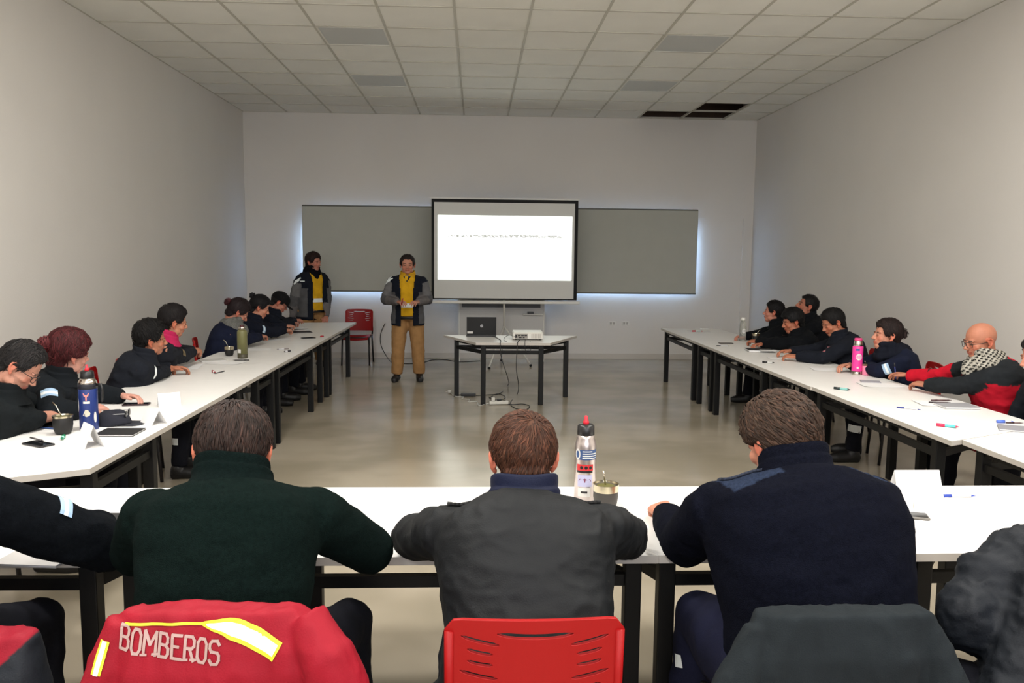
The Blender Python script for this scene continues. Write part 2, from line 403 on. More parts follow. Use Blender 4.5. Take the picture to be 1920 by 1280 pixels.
# flip chart board behind
FY = 12.75
f0 = aty(862, 572, FY); f1 = aty(1018, 640, FY)
t = thing('whiteboard', 'white board with black clamp bar and eraser tray behind the projector table', 'whiteboard', ((f0.x+f1.x)/2, FY, 0))
M_wb = mat('board_white', srgb(196, 194, 190), .3)
MB().box(f0.x, f1.x, FY-.01, FY+.01, .42, f0.z+.1).build('board', M_wb, t, rel=True, bevel=.004)
for xx in (f0.x-.02, f1.x): MB().box(xx, xx+.02, FY-.015, FY+.015, .0, f0.z+.12).build('side_post', M_white, t, rel=True)
MB().box(aty(866, 570, FY).x, aty(1013, 570, FY).x, FY-.04, FY-.01, aty(900, 576, FY).z, aty(900, 570, FY).z+.02).build('clamp_bar', M_dark, t, rel=True)
q = aty(1018, 589, FY-.06)
MB().box(aty(980, 589, FY).x, q.x, FY-.1, FY-.01, q.z-.008, q.z+.004).build('tray', M_white, t, rel=True)
q2 = aty(995, 586, FY-.06)
tag(MB().box(-.05, .05, -.02, .02, 0, .035).build('eraser', M_dark, bevel=.004), 'black board eraser on the whiteboard tray', 'eraser').location = (q2.x, FY-.06, q.z+.005)
# ------------------------------------------------------------------ tables
TZ = .715
def table(poly, legs, label, group=None, rails=None, z=TZ):
    cx = sum(p[0] for p in poly)/len(poly); cy = sum(p[1] for p in poly)/len(poly)
    t = thing('table', label, 'table', (cx, cy, 0), group=group)
    MB().prism(poly, z-.028, z, 0, 1).build('tabletop', [M_top, M_edge], t, rel=True, bevel=.0008)
    for (x, y) in legs:
        MB().box(x-.028, x+.028, y-.028, y+.028, 0, z-.028).build('leg', M_black, t, rel=True, bevel=.004)
    mb = MB(); n = len(legs)
    for i in range(n):
        a = V((*legs[i], 0)); c = V((*legs[(i+1) % n], 0)); d = (c-a); L = d.length; d.normalize(); s = V((-d.y, d.x, 0))*.014
        for (z0, z1) in ((z-.135, z-.095), (z-.055, z-.0285)):
            mb.add([a-s+V((0, 0, z0)), c-s+V((0, 0, z0)), c+s+V((0, 0, z0)), a+s+V((0, 0, z0)), a-s+V((0, 0, z1)), c-s+V((0, 0, z1)), c+s+V((0, 0, z1)), a+s+V((0, 0, z1))],
                   [(0, 3, 2, 1), (4, 5, 6, 7), (0, 1, 5, 4), (1, 2, 6, 5), (2, 3, 7, 6), (3, 0, 4, 7)])
    mb.build('rail', M_black, t, rel=True)
    return t
G = 'white topped tables forming the U'
def Lt(i0, i1, o0, o1, legs, lab): # left row table
    table([(-1.73, i0), (-1.73, i1), (-2.53, o1), (-2.53, o0)], legs, lab, G)
e = .0012
Lt(3.59, 4.42-e, 3.16, 4.85-e, [(-1.77, 3.66), (-1.77, 4.34), (-2.3, 4.6), (-2.3, 3.45)], 'white table at the near end of the left row, holding the blue thermos')
Lt(4.42, 6.32-e, 4.85, 5.88-e, [(-2.0, 4.68), (-1.79, 5.95), (-2.45, 5.8), (-2.45, 4.95)], 'white table in the left row with the folded name card on its inner edge')
Lt(6.32, 7.0-e, 5.88, 7.4-e, [(-1.77, 6.42), (-1.77, 6.9), (-2.3, 7.1), (-2.3, 6.15)], 'white table in the left row just this side of the olive bottle')
Lt(7.0, 9.04-e, 7.4, 8.62-e, [(-1.77, 7.1), (-1.77, 8.55), (-2.35, 8.5), (-2.35, 7.5)], 'white table in the left row under the olive bottle')
Lt(9.04, 9.55-e, 8.62, 9.95-e, [(-1.78, 9.12), (-1.77, 9.45), (-2.3, 9.7), (-2.3, 8.85)], 'small ended white table in the left row beside the person in a black cap')
Lt(9.55, 11.58, 9.95, 11.45, [(-1.77, 9.63), (-1.77, 11.05), (-2.35, 11.0), (-2.35, 10.1)], 'white table at the far end of the left row by the red chair')
def Rt(i0, i1, o0, o1, legs, lab, x=2.55):
    table([(x, i0), (x, i1), (x+.8, o1), (x+.8, o0)], legs, lab, G)
Rt(9.2, 10.92, 9.55, 10.85, [(2.585, 10.7), (2.585, 9.3), (3.1, 9.65), (3.1, 10.4)], 'white table at the far end of the right row, its end free of people')
Rt(8.5, 9.2-e, 8.42, 9.55-e, [(2.59, 9.08), (2.6, 8.62), (3.1, 8.65), (3.1, 9.2)], 'white table in the right row under the clear water bottle')
Rt(6.9, 8.5-e, 7.2, 8.42-e, [(2.59, 8.42), (2.59, 7.02), (3.2, 7.3), (3.2, 8.3)], 'white table in the right row under the black folder')
Rt(5.93, 6.9-e, 5.7, 7.2-e, [(2.59, 6.8), (2.59, 6.03), (3.2, 5.9), (3.2, 7.05)], 'white table in the right row under the pink thermos')
Rt(4.12, 5.93-e, 4.5, 5.7-e, [(2.6, 5.83), (2.6, 4.3), (3.2, 4.7), (3.2, 5.5)], 'white table in the right row in front of the bald person in red', 2.56)
Rt(2.75, 4.15, 2.75, 4.535, [(2.68, 4.02), (2.68, 3.4), (3.3, 3.2), (3.3, 4.2)], 'white table at the near end of the right row, by the frame edge', 2.64)
ny0, ny1 = 2.50, 3.285
table([(-2.1, ny0), (-1.2-e, ny0), (-.76, ny1), (-2.1, ny1)], [(-1.26, ny0+.09), (-1.05, ny1-.1), (-2.0, ny1-.1), (-2.0, ny0+.1)], 'white table of the front row at the far left', G)
table([(-1.2, ny0), (.6-e, ny0), (.16, ny1), (-.76+e, ny1)], [(-1.12, ny0+.09), (.53, ny0+.09), (.1, ny1-.1), (-.65, ny1-.1)], 'white table of the front row under the steel thermos and mate cup', G)
table([(.6, ny0), (1.46-e, ny0), (1.88, ny1), (.16+e, ny1)], [(.645, ny0+.09), (1.39, ny0+.09), (1.65, ny1-.1), (.4, ny1-.1)], 'white table of the front row in front of the large person in navy', G)
table([(1.46, ny0), (2.6, ny0), (2.6, ny1), (1.88+e, ny1)], [(1.53, ny0+.09), (2.5, ny0+.1), (2.5, ny1-.1), (2.0, ny1-.1)], 'white table of the front row at the right, with name card and pen', G)
table([(-.40, 9.79), (1.24, 9.79), (.833, 8.93), (-.005, 8.93)], [(-.235, 9.53), (1.075, 9.5), (.735, 8.99), (.08, 8.99)], 'small trapezoid white table carrying the laptop and projector')
# ------------------------------------------------------------------ chairs
def make_chair(label, group):
    t = thing('chair', label, 'chair', group=group)
    # back: front face towards +y, sits at y=-.2; z from .47 to .84
    W = .215; zt = .83; zb = .50
    base = MB(); nx = 20
    def yb(x, z): return -.215-.03*(z-.5)/.33 + .0*x + .035*(1-math.cos(x/W*1.2))*1.2
    ringsx = []
    for i in range(nx+1):
        x = -W+2*W*i/nx; k = abs(x)/W; r = .03*max(0, (k-.86)/.14)**2
        top = zt-r+.006*(1-k*k)
        ringsx.append([V((x, yb(x, zb)-.006, zb)), V((x, yb(x, top)-.006, top)), V((x, yb(x, top)+.006, top)), V((x, yb(x, zb)+.006, zb))])
    base.rings(ringsx)
    cut = MB()
    def slot(x0, z0, x1, z1, wd, sag=0, n=8):
        up = []; lo = []
        if x0 < x1: x0, z0, x1, z1 = x1, z1, x0, z0
        for i in range(n+1):
            f = i/n; x = x0+(x1-x0)*f; z = z0+(z1-z0)*f-sag*4*f*(1-f); h = wd/2*math.sqrt(max(.05, 1-abs(2*f-1)**6))
            up.append((x, z+h)); lo.append((x, z-h))
        poly = up+lo[::-1]; m = len(poly)
        vs = [V((p[0], -.4, p[1])) for p in poly]+[V((p[0], .1, p[1])) for p in poly]
        cut.add(vs, [tuple(range(m)), tuple(range(2*m-1, m-1, -1))]+[(i, i+m, (i+1) % m+m, (i+1) % m) for i in range(m)])
    slot(-.09, zt-.03, .09, zt-.03, .013, .005)
    for s in (-1, 1):
        for (xo, xi, z, dz) in ((.175, .085, .04, .018), (.16, .1, .073, .01), (.16, .1, .103, .008), (.178, .088, .13, .016), (.16, .1, .165, .008)):
            slot(s*xo, zt-z, s*xi, zt-z-dz, .009, .002)
    co = bpy.data.objects.new('c', cut.mesh()); COL.objects.link(co)
    me = evaluated(base.mesh(), [('BOOLEAN', dict(operation='DIFFERENCE', object=co, solver='EXACT')), ('BEVEL', dict(width=.0015, segments=1, limit_method='ANGLE'))])
    bpy.data.objects.remove(co)
    o = bpy.data.objects.new('backrest', me); COL.objects.link(o); o.parent = t; me.materials.append(M_red); autosmooth(o, 30)
    # side ribs of the shell
    for s in (-1, 1):
        MB().tube([(s*(W-.012), yb(W, zb)-.004, zb), (s*(W-.012), yb(W, zt)-.004, zt-.03)], .012, 8).build('back_post', M_red, t, smooth=True)
    st = MB(); rs = []
    for i in range(13):
        y = -.19+.41*i/12; dz = -.012*math.cos((y+.19)/.41*math.pi*2)+(-.03*max(0, (y-.15)/.07)**2)
        hw = .21-.02*abs(i-6)/6
        rs.append([V((-hw, y, .45+dz)), V((-hw*.5, y, .438+dz)), V((0, y, .434+dz)), V((hw*.5, y, .438+dz)), V((hw, y, .45+dz)), V((hw, y, .437+dz)), V((0, y, .42+dz)), V((-hw, y, .437+dz))])
    st.rings(rs); st.build('seat', M_red, t, smooth=True)
    for s in (-1, 1):
        MB().tube([(s*.2, -.2, .44), (s*.205, -.215, .52), (s*.2, -.21, .6)], .012, 8).build('back_support', M_chairblk, t, smooth=True)
        MB().tube([(s*.2, .19, .43), (s*.21, .22, .0)], .0125, 8).build('leg', M_chairblk, t, smooth=True)
        MB().tube([(s*.2, -.18, .43), (s*.21, -.25, .0)], .0125, 8).build('leg', M_chairblk, t, smooth=True)
    MB().tube([(-.2, .18, .42), (.2, .18, .42), (.2, -.18, .42), (-.2, -.18, .42), (-.2, .18, .42)], .011, 8).build('seat_frame', M_chairblk, t, smooth=True)
    return t
chair0 = None
def chair(x, y, a, label):
    global chair0
    if chair0 is None: chair0 = make_chair(label, 'red plastic chairs'); c = chair0
    else: c = copy_tree(chair0)
    c.location = (x, y, 0); c.rotation_euler = (0, 0, -a); c['label'] = label
    return c
# ------------------------------------------------------------------ people
CC = V((0, -.01, .02))
ELLS = [((0, -.012, .035), (.0775, .096, .088)), ((0, -.04, -.035), (.056, .055, .06))]
def hsurf(d, sx=1.0):
    best = 0
    for c, r in ELLS:
        o = CC-V(c); rx = (r[0]*sx, r[1], r[2])
        A = sum((d[i]/rx[i])**2 for i in range(3)); B = 2*sum(o[i]*d[i]/rx[i]**2 for i in range(3)); C = sum((o[i]/rx[i])**2 for i in range(3))-1
        D = B*B-4*A*C
        if D > 0: best = max(best, (-B+math.sqrt(D))/(2*A))
    return best
def sstep(a, b, x): f = max(0, min(1, (x-a)/(b-a))); return f*f*(3-2*f)
def hairline(p, st):
    y = p.y; nape = st.get('nape', -.07)
    if y < -.055: return nape
    if y < -.02: return nape+(.0-nape)*sstep(-.055, -.02, y)
    side = st.get('side', .005)
    if y < .03: return side+(.0-side)*0
    fr = st.get('front', .073)
    return side+(fr-side)*sstep(.03, .062, y)
def build_hair(rng, col, st, ntuft, n=48):
    th = st.get('thick', .012); sx = st.get('sx', 1.08)
    mb = MB(); rs = []; cols = []
    def surf(d, extra=0.0):
        r = hsurf(d, sx); p = CC+d*r; zb = hairline(p, st)+.006*noise.noise(p*60)
        t_ = sstep(-.012, .014, p.z-zb)
        top = sstep(.03, .12, p.z)
        o = -.014+(.014+th*(1+st.get('vol', .6)*top)+.0035*noise.noise(p*38+V((3, 1, 7))))*t_
        return CC+d*(r+o+extra*t_), t_
    for i in range(n+1):
        ph = math.pi*(.002+.996*i/n)-math.pi/2; ring = []
        for k in range(2*n):
            a = math.pi*k/n; d = V((math.cos(ph)*math.cos(a), math.cos(ph)*math.sin(a), math.sin(ph))); p, _ = surf(d); ring.append(p)
        rs.append(ring)
    mb.rings(rs)
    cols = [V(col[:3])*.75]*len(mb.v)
    crown = V(st.get('crown', (.01, -.07, .1)))
    L = st.get('len', .035); gdir = V(st.get('comb', (0, 0, -.5)))
    cnt = 0; tries = 0
    while cnt < ntuft and tries < ntuft*6:
        tries += 1
        d = V((rng.gauss(0, 1), rng.gauss(0, 1), rng.gauss(.35, 1))).normalized()
        p, t_ = surf(d)
        if t_ < .7: continue
        cnt += 1; pts = []; sides = []; wdt = rng.uniform(.0013, .0030)*st.get('tw', 1)
        g0 = V((rng.gauss(0, .22), rng.gauss(0, .22), rng.gauss(0, .22))); lift = rng.uniform(.0, .005)+st.get('lift', 0)*rng.random(); LL = L*rng.uniform(.6, 1.25)*(1-.55*sstep(.0, .05, p.y))
        for s in range(5):
            nrm = d; g = (p-crown).normalized()+gdir*1.0+g0; g = (g-nrm*g.dot(nrm))
            g = g.normalized() if g.length > 1e-4 else V((0, 0, -1))
            pts.append(p+nrm*(.001+lift*math.sin(math.pi*min(1, (s+.6)/4.5)))); sides.append(g.cross(nrm).normalized())
            q = p+g*LL/4; d = (q-CC).normalized(); p, t2 = surf(d)
            if t2 < .5: p = CC+d*(hsurf(d, sx)+(.001 if p.y < 0 else -.004))
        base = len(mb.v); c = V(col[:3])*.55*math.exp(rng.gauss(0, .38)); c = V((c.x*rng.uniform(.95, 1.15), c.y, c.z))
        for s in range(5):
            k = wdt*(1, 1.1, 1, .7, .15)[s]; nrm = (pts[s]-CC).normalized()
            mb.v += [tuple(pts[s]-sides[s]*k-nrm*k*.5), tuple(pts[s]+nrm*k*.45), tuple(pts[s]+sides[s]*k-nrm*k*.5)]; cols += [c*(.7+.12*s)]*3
        for s in range(4):
            a = base+3*s; mb.f += [(a, a+1, a+4, a+3), (a+1, a+2, a+5, a+4)]; mb.mi += [0, 0]
    def blob(c, r, nn, ccol):
        c = V(c); r = V(r); b0 = len(mb.v); mb.ell(c, r, nu=18, nv=12)
        for i in range(b0, len(mb.v)):
            p = V(mb.v[i]); mb.v[i] = tuple(c+(p-c)*(1+.18*noise.noise(p*45)))
        cols.extend([V(ccol[:3])*.8]*(len(mb.v)-b0))
        for _ in range(nn):
            d = V((rng.gauss(0, 1), rng.gauss(0, 1), rng.gauss(0, 1))).normalized(); p = c+V((d.x*r.x, d.y*r.y, d.z*r.z))
            tg = d.cross(V((rng.gauss(0, .5), 1, rng.gauss(0, .5)))).normalized(); b1 = len(mb.v); cl = V(ccol[:3])*math.exp(rng.gauss(0, .4))
            for s in range(4):
                q = p+tg*(.01*s)+d*(.003*math.sin(s)); k = .003*(1, 1, .8, .2)[s]; sd = tg.cross(d)
                mb.v += [tuple(q-sd*k), tuple(q+d*k*.6), tuple(q+sd*k)]; cols.extend([cl]*3)
            for s in range(3):
                a = b1+3*s; mb.f += [(a, a+1, a+4, a+3), (a+1, a+2, a+5, a+4)]; mb.mi += [0, 0]
    for bb in st.get('blobs', []): blob(bb[0], bb[1], bb[2] if ntuft > 200 else 30, bb[3] if len(bb) > 3 else col)
    me = mb.mesh('hair'); a = me.color_attributes.new('Col', 'FLOAT_COLOR', 'POINT')
    buf = []
    for c in cols: buf += [c[0], c[1], c[2], 1.0]
    a.data.foreach_set('color', buf)
    return me
def head_mesh(vox, skin, brow, sx=1.08, ears=True, stubble=0.0, wrinkle=0):
    mb = MB()
    mb.ell((0, -.012, .035), (.0745, .093, .085), nu=24, nv=16)
    mb.ell((0, .018, -.025), (.061, .070, .082), nu=20, nv=14)
    mb.ell((0, .048, -.078), (.036, .036, .032))
    for s in (-1, 1):
        mb.ell((s*.036, .05, -.022), (.027, .028, .026)); mb.ell((s*.042, .012, -.062), (.024, .04, .03))
        mb.ell((s*.031, .0745, .006), (.0125, .0125, .0115))
        mb.ell((s*.030, .0735, .024), (.024, .014, .0085))
        mb.ell((s*.010, .094, -.026), (.009, .010, .0075))
        if ears:
            E_ = Euler((R(-12), 0, R(s*-22))).to_matrix()
            rim = [V((s*.0775, -.008, -.03)), V((s*.085, -.014, -.022)), V((s*.090, -.026, -.002)), V((s*.091, -.026, .018)), V((s*.088, -.012, .029)), V((s*.081, .002, .024)), V((s*.077, .004, .008))]
            mb.tube(rim, [.007, .0065, .0055, .0055, .0055, .005, .005], 8)
            mb.ell((s*.081, -.012, -.003), (.0055, .015, .024), E_); mb.ell((s*.078, -.004, -.03), (.007, .008, .009))
    mb.tube([(0, .080, .018), (0, .092, -.004), (0, .104, -.024), (0, .096, -.032)], [.008, .009, .0125, .008], 10)
    mb.ell((0, .081, -.050), (.023, .013, .006)); mb.ell((0, .080, -.060), (.020, .012, .0065)); mb.ell((0, .072, -.04), (.028, .016, .016))
    mb.tube([(0, -.03, -.02), (0, -.03, -.07), (0, -.025, -.10)], [.055, .052, .05], 16)
    me = remesh(mb, vox, 2)
    me.transform(Matrix.Scale(sx, 4, (1, 0, 0)))
    sk = V(skin[:3]); br = V(brow[:3])
    def f(p):
        x = abs(p.x)/sx; c = sk.copy()
        if p.y > .06 and -.067 < p.z < -.045 and x < .024: c = V((sk.x*.78, sk.y*.5, sk.z*.5))
        if p.y > .066 and abs(x-.031) < .018 and abs(p.z-(.026-.06*(x-.031)**2*40)) < .0045: c = br*.7+sk*.15
        if p.y > .076 and abs(x-.031) < .013 and abs(p.z-.005) < .0035: c = V((.03, .02, .015))
        if x > .072 and -.04 < p.z < .035: c = V((sk.x*1.05, sk.y*.72, sk.z*.66))
        if stubble and p.z < -.03 and p.y > 0 and x < .06: c = c*(1-stubble)+br*stubble
        if p.y > .06 and -.04 < p.z < -.005 and x > .02: c = V((c.x*1.05, c.y*.86, c.z*.84))
        return c
    paint(me, f)
    return me
def hand_mb(side, curl, spread=.12):
    """hand in its own frame: +y fingers, +z back of hand; side=+1 right hand (thumb towards -x), wrist at origin"""
    mb = MB()
    rs = []
    for (y, hw, hh, dz) in ((-.012, .026, .019, 0), (.01, .030, .017, 0), (.045, .038, .016, .002), (.08, .041, .0135, .003), (.094, .038, .011, .001)):
        rs.append([V((hw*math.copysign(abs(math.cos(a))**.8, math.cos(a)), y, dz+hh*math.copysign(abs(math.sin(a))**.8, math.sin(a)))) for a in [2*math.pi*k/14 for k in range(14)]])
    mb.rings(rs)
    for i, (x, L, r) in enumerate(((-.031, .072, .0088), (-.0105, .081, .0092), (.0105, .075, .0088), (.030, .059, .0078))):
        x *= side; a0 = spread*(i-1.5)*side*.6; p = V((x, .086-(.006 if i == 3 else 0), .002)); ang = 0; pts = [p-V((0, .012, 0)), p]
        for s, (fr, cu) in enumerate(((.45, .45), (.31, .75), (.24, .5))):
            ang += curl*cu*(1+.08*i); d = V((math.sin(a0)*math.cos(ang), math.cos(ang)*math.cos(a0), -math.sin(ang))); p = p+d*L*fr; pts.append(p)
        mb.tube(pts, [r, r*1.05, r, r*.95, r*.72], 8)
    pts = [V((-side*.022, .012, -.006)), V((-side*.043, .038, -.012)), V((-side*.052, .062, -.016)), V((-side*.046-side*(-.008)*curl, .084, -.02))]
    mb.tube(pts, [.014, .0125, .0105, .008], 8); mb.ell(pts[1], (.013, .016, .012))
    return mb
def ik(S, W, a, b, hint):
    d = W-S; L = d.length
    if L > a+b-.005: W = S+d*((a+b-.005)/L); d = W-S; L = d.length
    x = (a*a-b*b+L*L)/(2*L); h = math.sqrt(max(0, a*a-x*x)); dn = d/L; hn = hint-dn*hint.dot(dn)
    hn.normalize(); return S+dn*x+hn*h, W
def person(label, head, a, hy=None, hp=0, hr=0, skin=(190, 140, 118), hair=(30, 26, 25), hst=None, ntuft=350, jacket=(24, 27, 34), jmat=None, trousers=(18, 19, 26),
           wr=None, wl=None, er=None, el=None, scale=1.0, bulk=1.0, stand=False, vox=.014, hvox=.0045, collar='stand', collar_col=None, jcolor=None, tcolor=None, sleeve=1.0, curl=.85,
           palm=None, seed=1, ears=True, stubble=0., seatz=None, wrinkle=.010, knee=None, hem=.1, openfront=None, mkchair=True, chairlab=None, foldscale=9, legsp=.1, hipshift=None, kneez=None, group=None, headscale=1.05, L=.50, lean=.14, nl=.128, colh=.065, nback=.052, baggy=1.0, check=False, nside=0., armk=1., flare=0.):
    rng = random.Random(seed); jmat = jmat or M_cloth; hy = a if hy is None else hy
    a_, hy_, hp_, hr_ = R(a), R(hy), R(hp), R(hr)
    H = V((math.sin(a_), math.cos(a_), 0)); Rt_ = V((math.cos(a_), -math.sin(a_), 0)); head = V(head); s = scale
    N = head+Rt_*nside-V((0, 0, nl*s))-H*nback-V((math.sin(hy_), math.cos(hy_), 0))*(.03*math.sin(hp_))
    if stand:
        P = V((N.x, N.y, N.z-.52*s))-H*.0
    else:
        Lt_ = L*s; hz = .56; dz = min(N.z-hz, Lt_-.01); hz = N.z-dz
        P = N-H*min(lean, math.sqrt(Lt_**2-dz**2)); P.z = hz
    if hipshift: P = P+V(hipshift)
    root = thing('person', label, 'person', (P.x, P.y, 0), group=group)
    # spine
    mid = (P+N)/2-H*(.035 if not stand else -.01)
    def sp(t): return P*(1-t)**2+mid*2*t*(1-t)+N*t*t
    def spt(t): return ((mid-P)*(1-t)+(N-mid)*t).normalized()
    def torso(mb, inf, prof, n=28):
        rs = []
        for (t, hw, hd) in prof:
            c = sp(max(0, min(1, t)));
            if t < 0: c = P+V((0, 0, t*.5*s))
            tg = spt(max(0, min(1, t))) if t >= 0 else V((0, 0, 1)); fw = Rt_.cross(tg)*-1
            if fw.dot(H) < 0: fw = -fw
            fw = (fw-tg*fw.dot(tg)).normalized(); hw2 = (hw*bulk+inf)*s; hd2 = (hd*bulk+inf)*s
            rs.append([c+Rt_*(hw2*math.copysign(abs(math.cos(q))**.85, math.cos(q)))+fw*(hd2*math.copysign(abs(math.sin(q))**.9, math.sin(q))) for q in [2*math.pi*k/n for k in range(n)]])
        mb.rings(rs)
    sw = .175*s*(.5+.5*bulk)*1.06
    tg1 = spt(.9); wr = V(wr) if wr is not None else None; wl = V(wl) if wl is not None else None
    arms = []
    for sd, W, E in ((1, wr, er), (-1, wl, el)):
        S = N-tg1*(.088*s)+Rt_*sd*sw+H*.015
        if W is None:
            if stand: W = S+V((0, 0, -.5*s))+H*.12+Rt_*sd*.06
            else: W = S+H*.40*s+Rt_*sd*-.12; W.z = TZ+.045
        dW = (W-S)
        if dW.length > .54*s and not E: S = S+dW.normalized()*min(.05, dW.length-.54*s)
        if E is None: E, W = ik(S, W, .29*s, .265*s, Rt_*sd*.6+V((0, 0, -.9))-H*.1)
        E = V(E); W = V(W)
        if not stand and W.z > TZ: E.z = max(E.z, TZ+.062)
        arms.append((sd, S, E, W))
    legs = []
    for sd in (1, -1):
        Hp = P+Rt_*sd*.09*s*bulk+V((0, 0, -.02))
        if stand:
            A = V((P.x, P.y, .085))+Rt_*sd*legsp*s+H*(.02*sd); K = (Hp+A)/2+H*.02
        else:
            K = Hp+H*.40*s+Rt_*sd*(legsp*.5); K.z = kneez or .52
            if knee: K = K+V(knee[0 if sd > 0 else 1])
            A = V((K.x, K.y, .085))-H*.04*sd+Rt_*sd*.01
        legs.append((sd, Hp, K, A))
    HM = Matrix.Translation(head) @ Euler((0, 0, -hy_)).to_matrix().to_4x4() @ Euler((-hp_, hr_, 0)).to_matrix().to_4x4() @ Matrix.Scale(s*headscale, 4)
    nb = HM @ V((0, -.03, -.03))
    # ---- body: one mesh (core + head + hands)
    core = MB()
    torso(core, 0, ((-.1, .12, .09), (0, .145, .10), (.3, .13, .095), (.6, .145, .1), (.85, .15, .085), (1.0, .06, .055)), 20)
    for sd, S, E, W in arms:
        core.tube([S, E], [.045*s, .038*s], 10); core.ell(E, (.038*s,)*3); core.tube([E, E.lerp(W, .5), W, W+(W-E).normalized()*.01], [.04*s, .035*s, .024*s, .022*s], 12); core.ell(S, (.055*s,)*3)
    for sd, Hp, K, A in legs: core.tube([Hp, K], [.075*s, .05*s], 12); core.tube([K, A], [.048*s, .035*s], 12)
    core.tube([sp(.9), N+V((0, 0, .01)), N.lerp(nb, .5), nb], [.07, .06, .056, .05], 14)
    body = remesh(core, .012 if vox > .01 else .01, 2); sk = srgb(*[c*.93 for c in skin]); paint(body, lambda p: sk)
    parts = [body]
    hm = head_mesh(hvox, sk, srgb(*hair), ears=ears, stubble=stubble)
    hm.transform(HM); parts.append(hm)
    hands = []
    for sd, S, E, W in arms:
        hb = hand_mb(sd, curl); hme = remesh(hb, .0036, 1); paint(hme, lambda p: V(sk[:3])*(1.0 if p.y < .13 else 1.05))
        fd = (W-E).normalized(); fd2 = V((fd.x, fd.y, fd.z*.3))
        if W.z < TZ+.12 and not stand: fd2 = V((fd.x, fd.y, -.06))
        fd2.normalize(); up = V(palm) if palm else V((0, 0, 1)); up = up+Rt_*sd*.35; up = (up-fd2*up.dot(fd2)).normalized(); xx = fd2.cross(up)
        Mh = Matrix.Translation(W) @ Matrix((xx, fd2, up)).transposed().to_4x4() @ Matrix.Scale(s*1.02, 4)
        hme.transform(Mh); parts.append(hme); hands.append(Mh)
    mb = MB(); cols = []
    for me in parts:
        mb.add([v.co for v in me.vertices], [tuple(p.vertices) for p in me.polygons])
        cb = [0.0]*(4*len(me.vertices)); me.color_attributes['Col'].data.foreach_get('color', cb); cols += cb
    me = mb.mesh('body'); at_ = me.color_attributes.new('Col', 'FLOAT_COLOR', 'POINT'); at_.data.foreach_set('color', cols)
    link('body', me, M_skin, root)
    # ---- trousers
    tr = MB(); torso(tr, .018, ((-.16, .12, .10), (-.05, .16, .115), (.06, .155, .11), (.2, .14, .10)), 24)
    for sd, Hp, K, A in legs:
        k2 = K; tr.tube([Hp, Hp.lerp(k2, .5), k2], [.098*s*bulk, .088*s*bulk, .072*s*baggy], 16); tr.ell(k2, (.074*s*baggy,)*3)
        tr.tube([k2, k2.lerp(A, .5), A+V((0, 0, .01))], [.07*s*baggy, .066*s*baggy, .06*s*baggy], 16)
    tme = remesh(tr, .016, 4)
    displace(tme, lambda p: .008*noise.noise(p*11)+.004*noise.noise(p*28))
    tc_ = srgb(*trousers); paint(tme, (lambda p: tcolor(p, tc_)) if tcolor else (lambda p: tc_)); link('trousers', tme, M_cloth, root)
    for sd, Hp, K, A in legs:
        sh = MB(); f = H.lerp(Rt_*sd, .12).normalized()
        sh.ell(A+V((0, 0, -.01))+f*-.01, (.048, .055, .065)); sh.tube([A-f*.06+V((0, 0, -.045)), A+f*.03+V((0, 0, -.04)), A+f*.13+V((0, 0, -.052)), A+f*.19+V((0, 0, -.058))], [.042, .05, .05, .03], 14)
        sme = remesh(sh, .009, 2)
        for v in sme.vertices: v.co.z = max(.002, v.co.z)
        link('shoe', sme, M_shoe, root)
    # ---- jacket
    if openfront is not None:
        shm = MB(); torso(shm, .02, ((-.06, .15, .115), (.06, .15, .115), (.3, .14, .11), (.6, .155, .115), (.85, .16, .10), (1.0, .075, .07)), 28)
        sme = remesh(shm, .013, 3)
        displace(sme, lambda p: .006*noise.noise(V((p.x*18, p.y*18, p.z*6))))
        paint(sme, openfront['shirt']); link('shirt', sme, M_cloth, root)
    jk = MB(); I = .03
    torso(jk, I, ((-hem*2, .165+flare, .125+flare*.3), (-hem, .165+flare*.6, .125), (0, .16, .12), (.25, .152, .118), (.5, .165, .12), (.72, .178, .122), (.88, .165, .105), (.97, .105, .075), (1.03, .065, .06)), 32)
    for sd, S, E, W in arms:
        jk.ell(S-Rt_*sd*.012, (.073*s, .07*s, .07*s)); jk.tube([N-tg1*.03, S], [.06*s, .06*s], 14)
        wEnd = E.lerp(W, sleeve*.97)
        jk.tube([S, S.lerp(E, .5), E], [.074*s*armk**.5, .069*s*armk, .062*s*armk], 16); jk.ell(E, (.064*s*armk,)*3)
        jk.tube([E, E.lerp(wEnd, .5), wEnd], [.062*s*armk, .056*s*armk, (.043 if sleeve > .8 else .05)*s], 16)
    jme = remesh(jk, vox, 14 if vox < .01 else 6)
    fs = foldscale
    def fold(p):
        q = p+V((seed*3.1, 0, 0)); n1_ = noise.noise(V((q.x*fs, q.y*fs, q.z*fs*1.9))); n2_ = noise.noise(V((q.x*fs*2.3+5, q.y*fs*2.3, q.z*fs*3.6)))
        return wrinkle*n1_+wrinkle*.6*max(0, 1-abs(n2_)*2.6)*(.4+abs(n1_))
    displace(jme, fold)
    jc = srgb(*jacket)
    info = dict(P=P, N=N, H=H, R=Rt_, arms=arms, head=head, HM=HM, s=s, hands=hands, legs=legs, root=root, mid=mid)
    paint(jme, (lambda p: jcolor(p, jc, info)) if jcolor else (lambda p: jc))
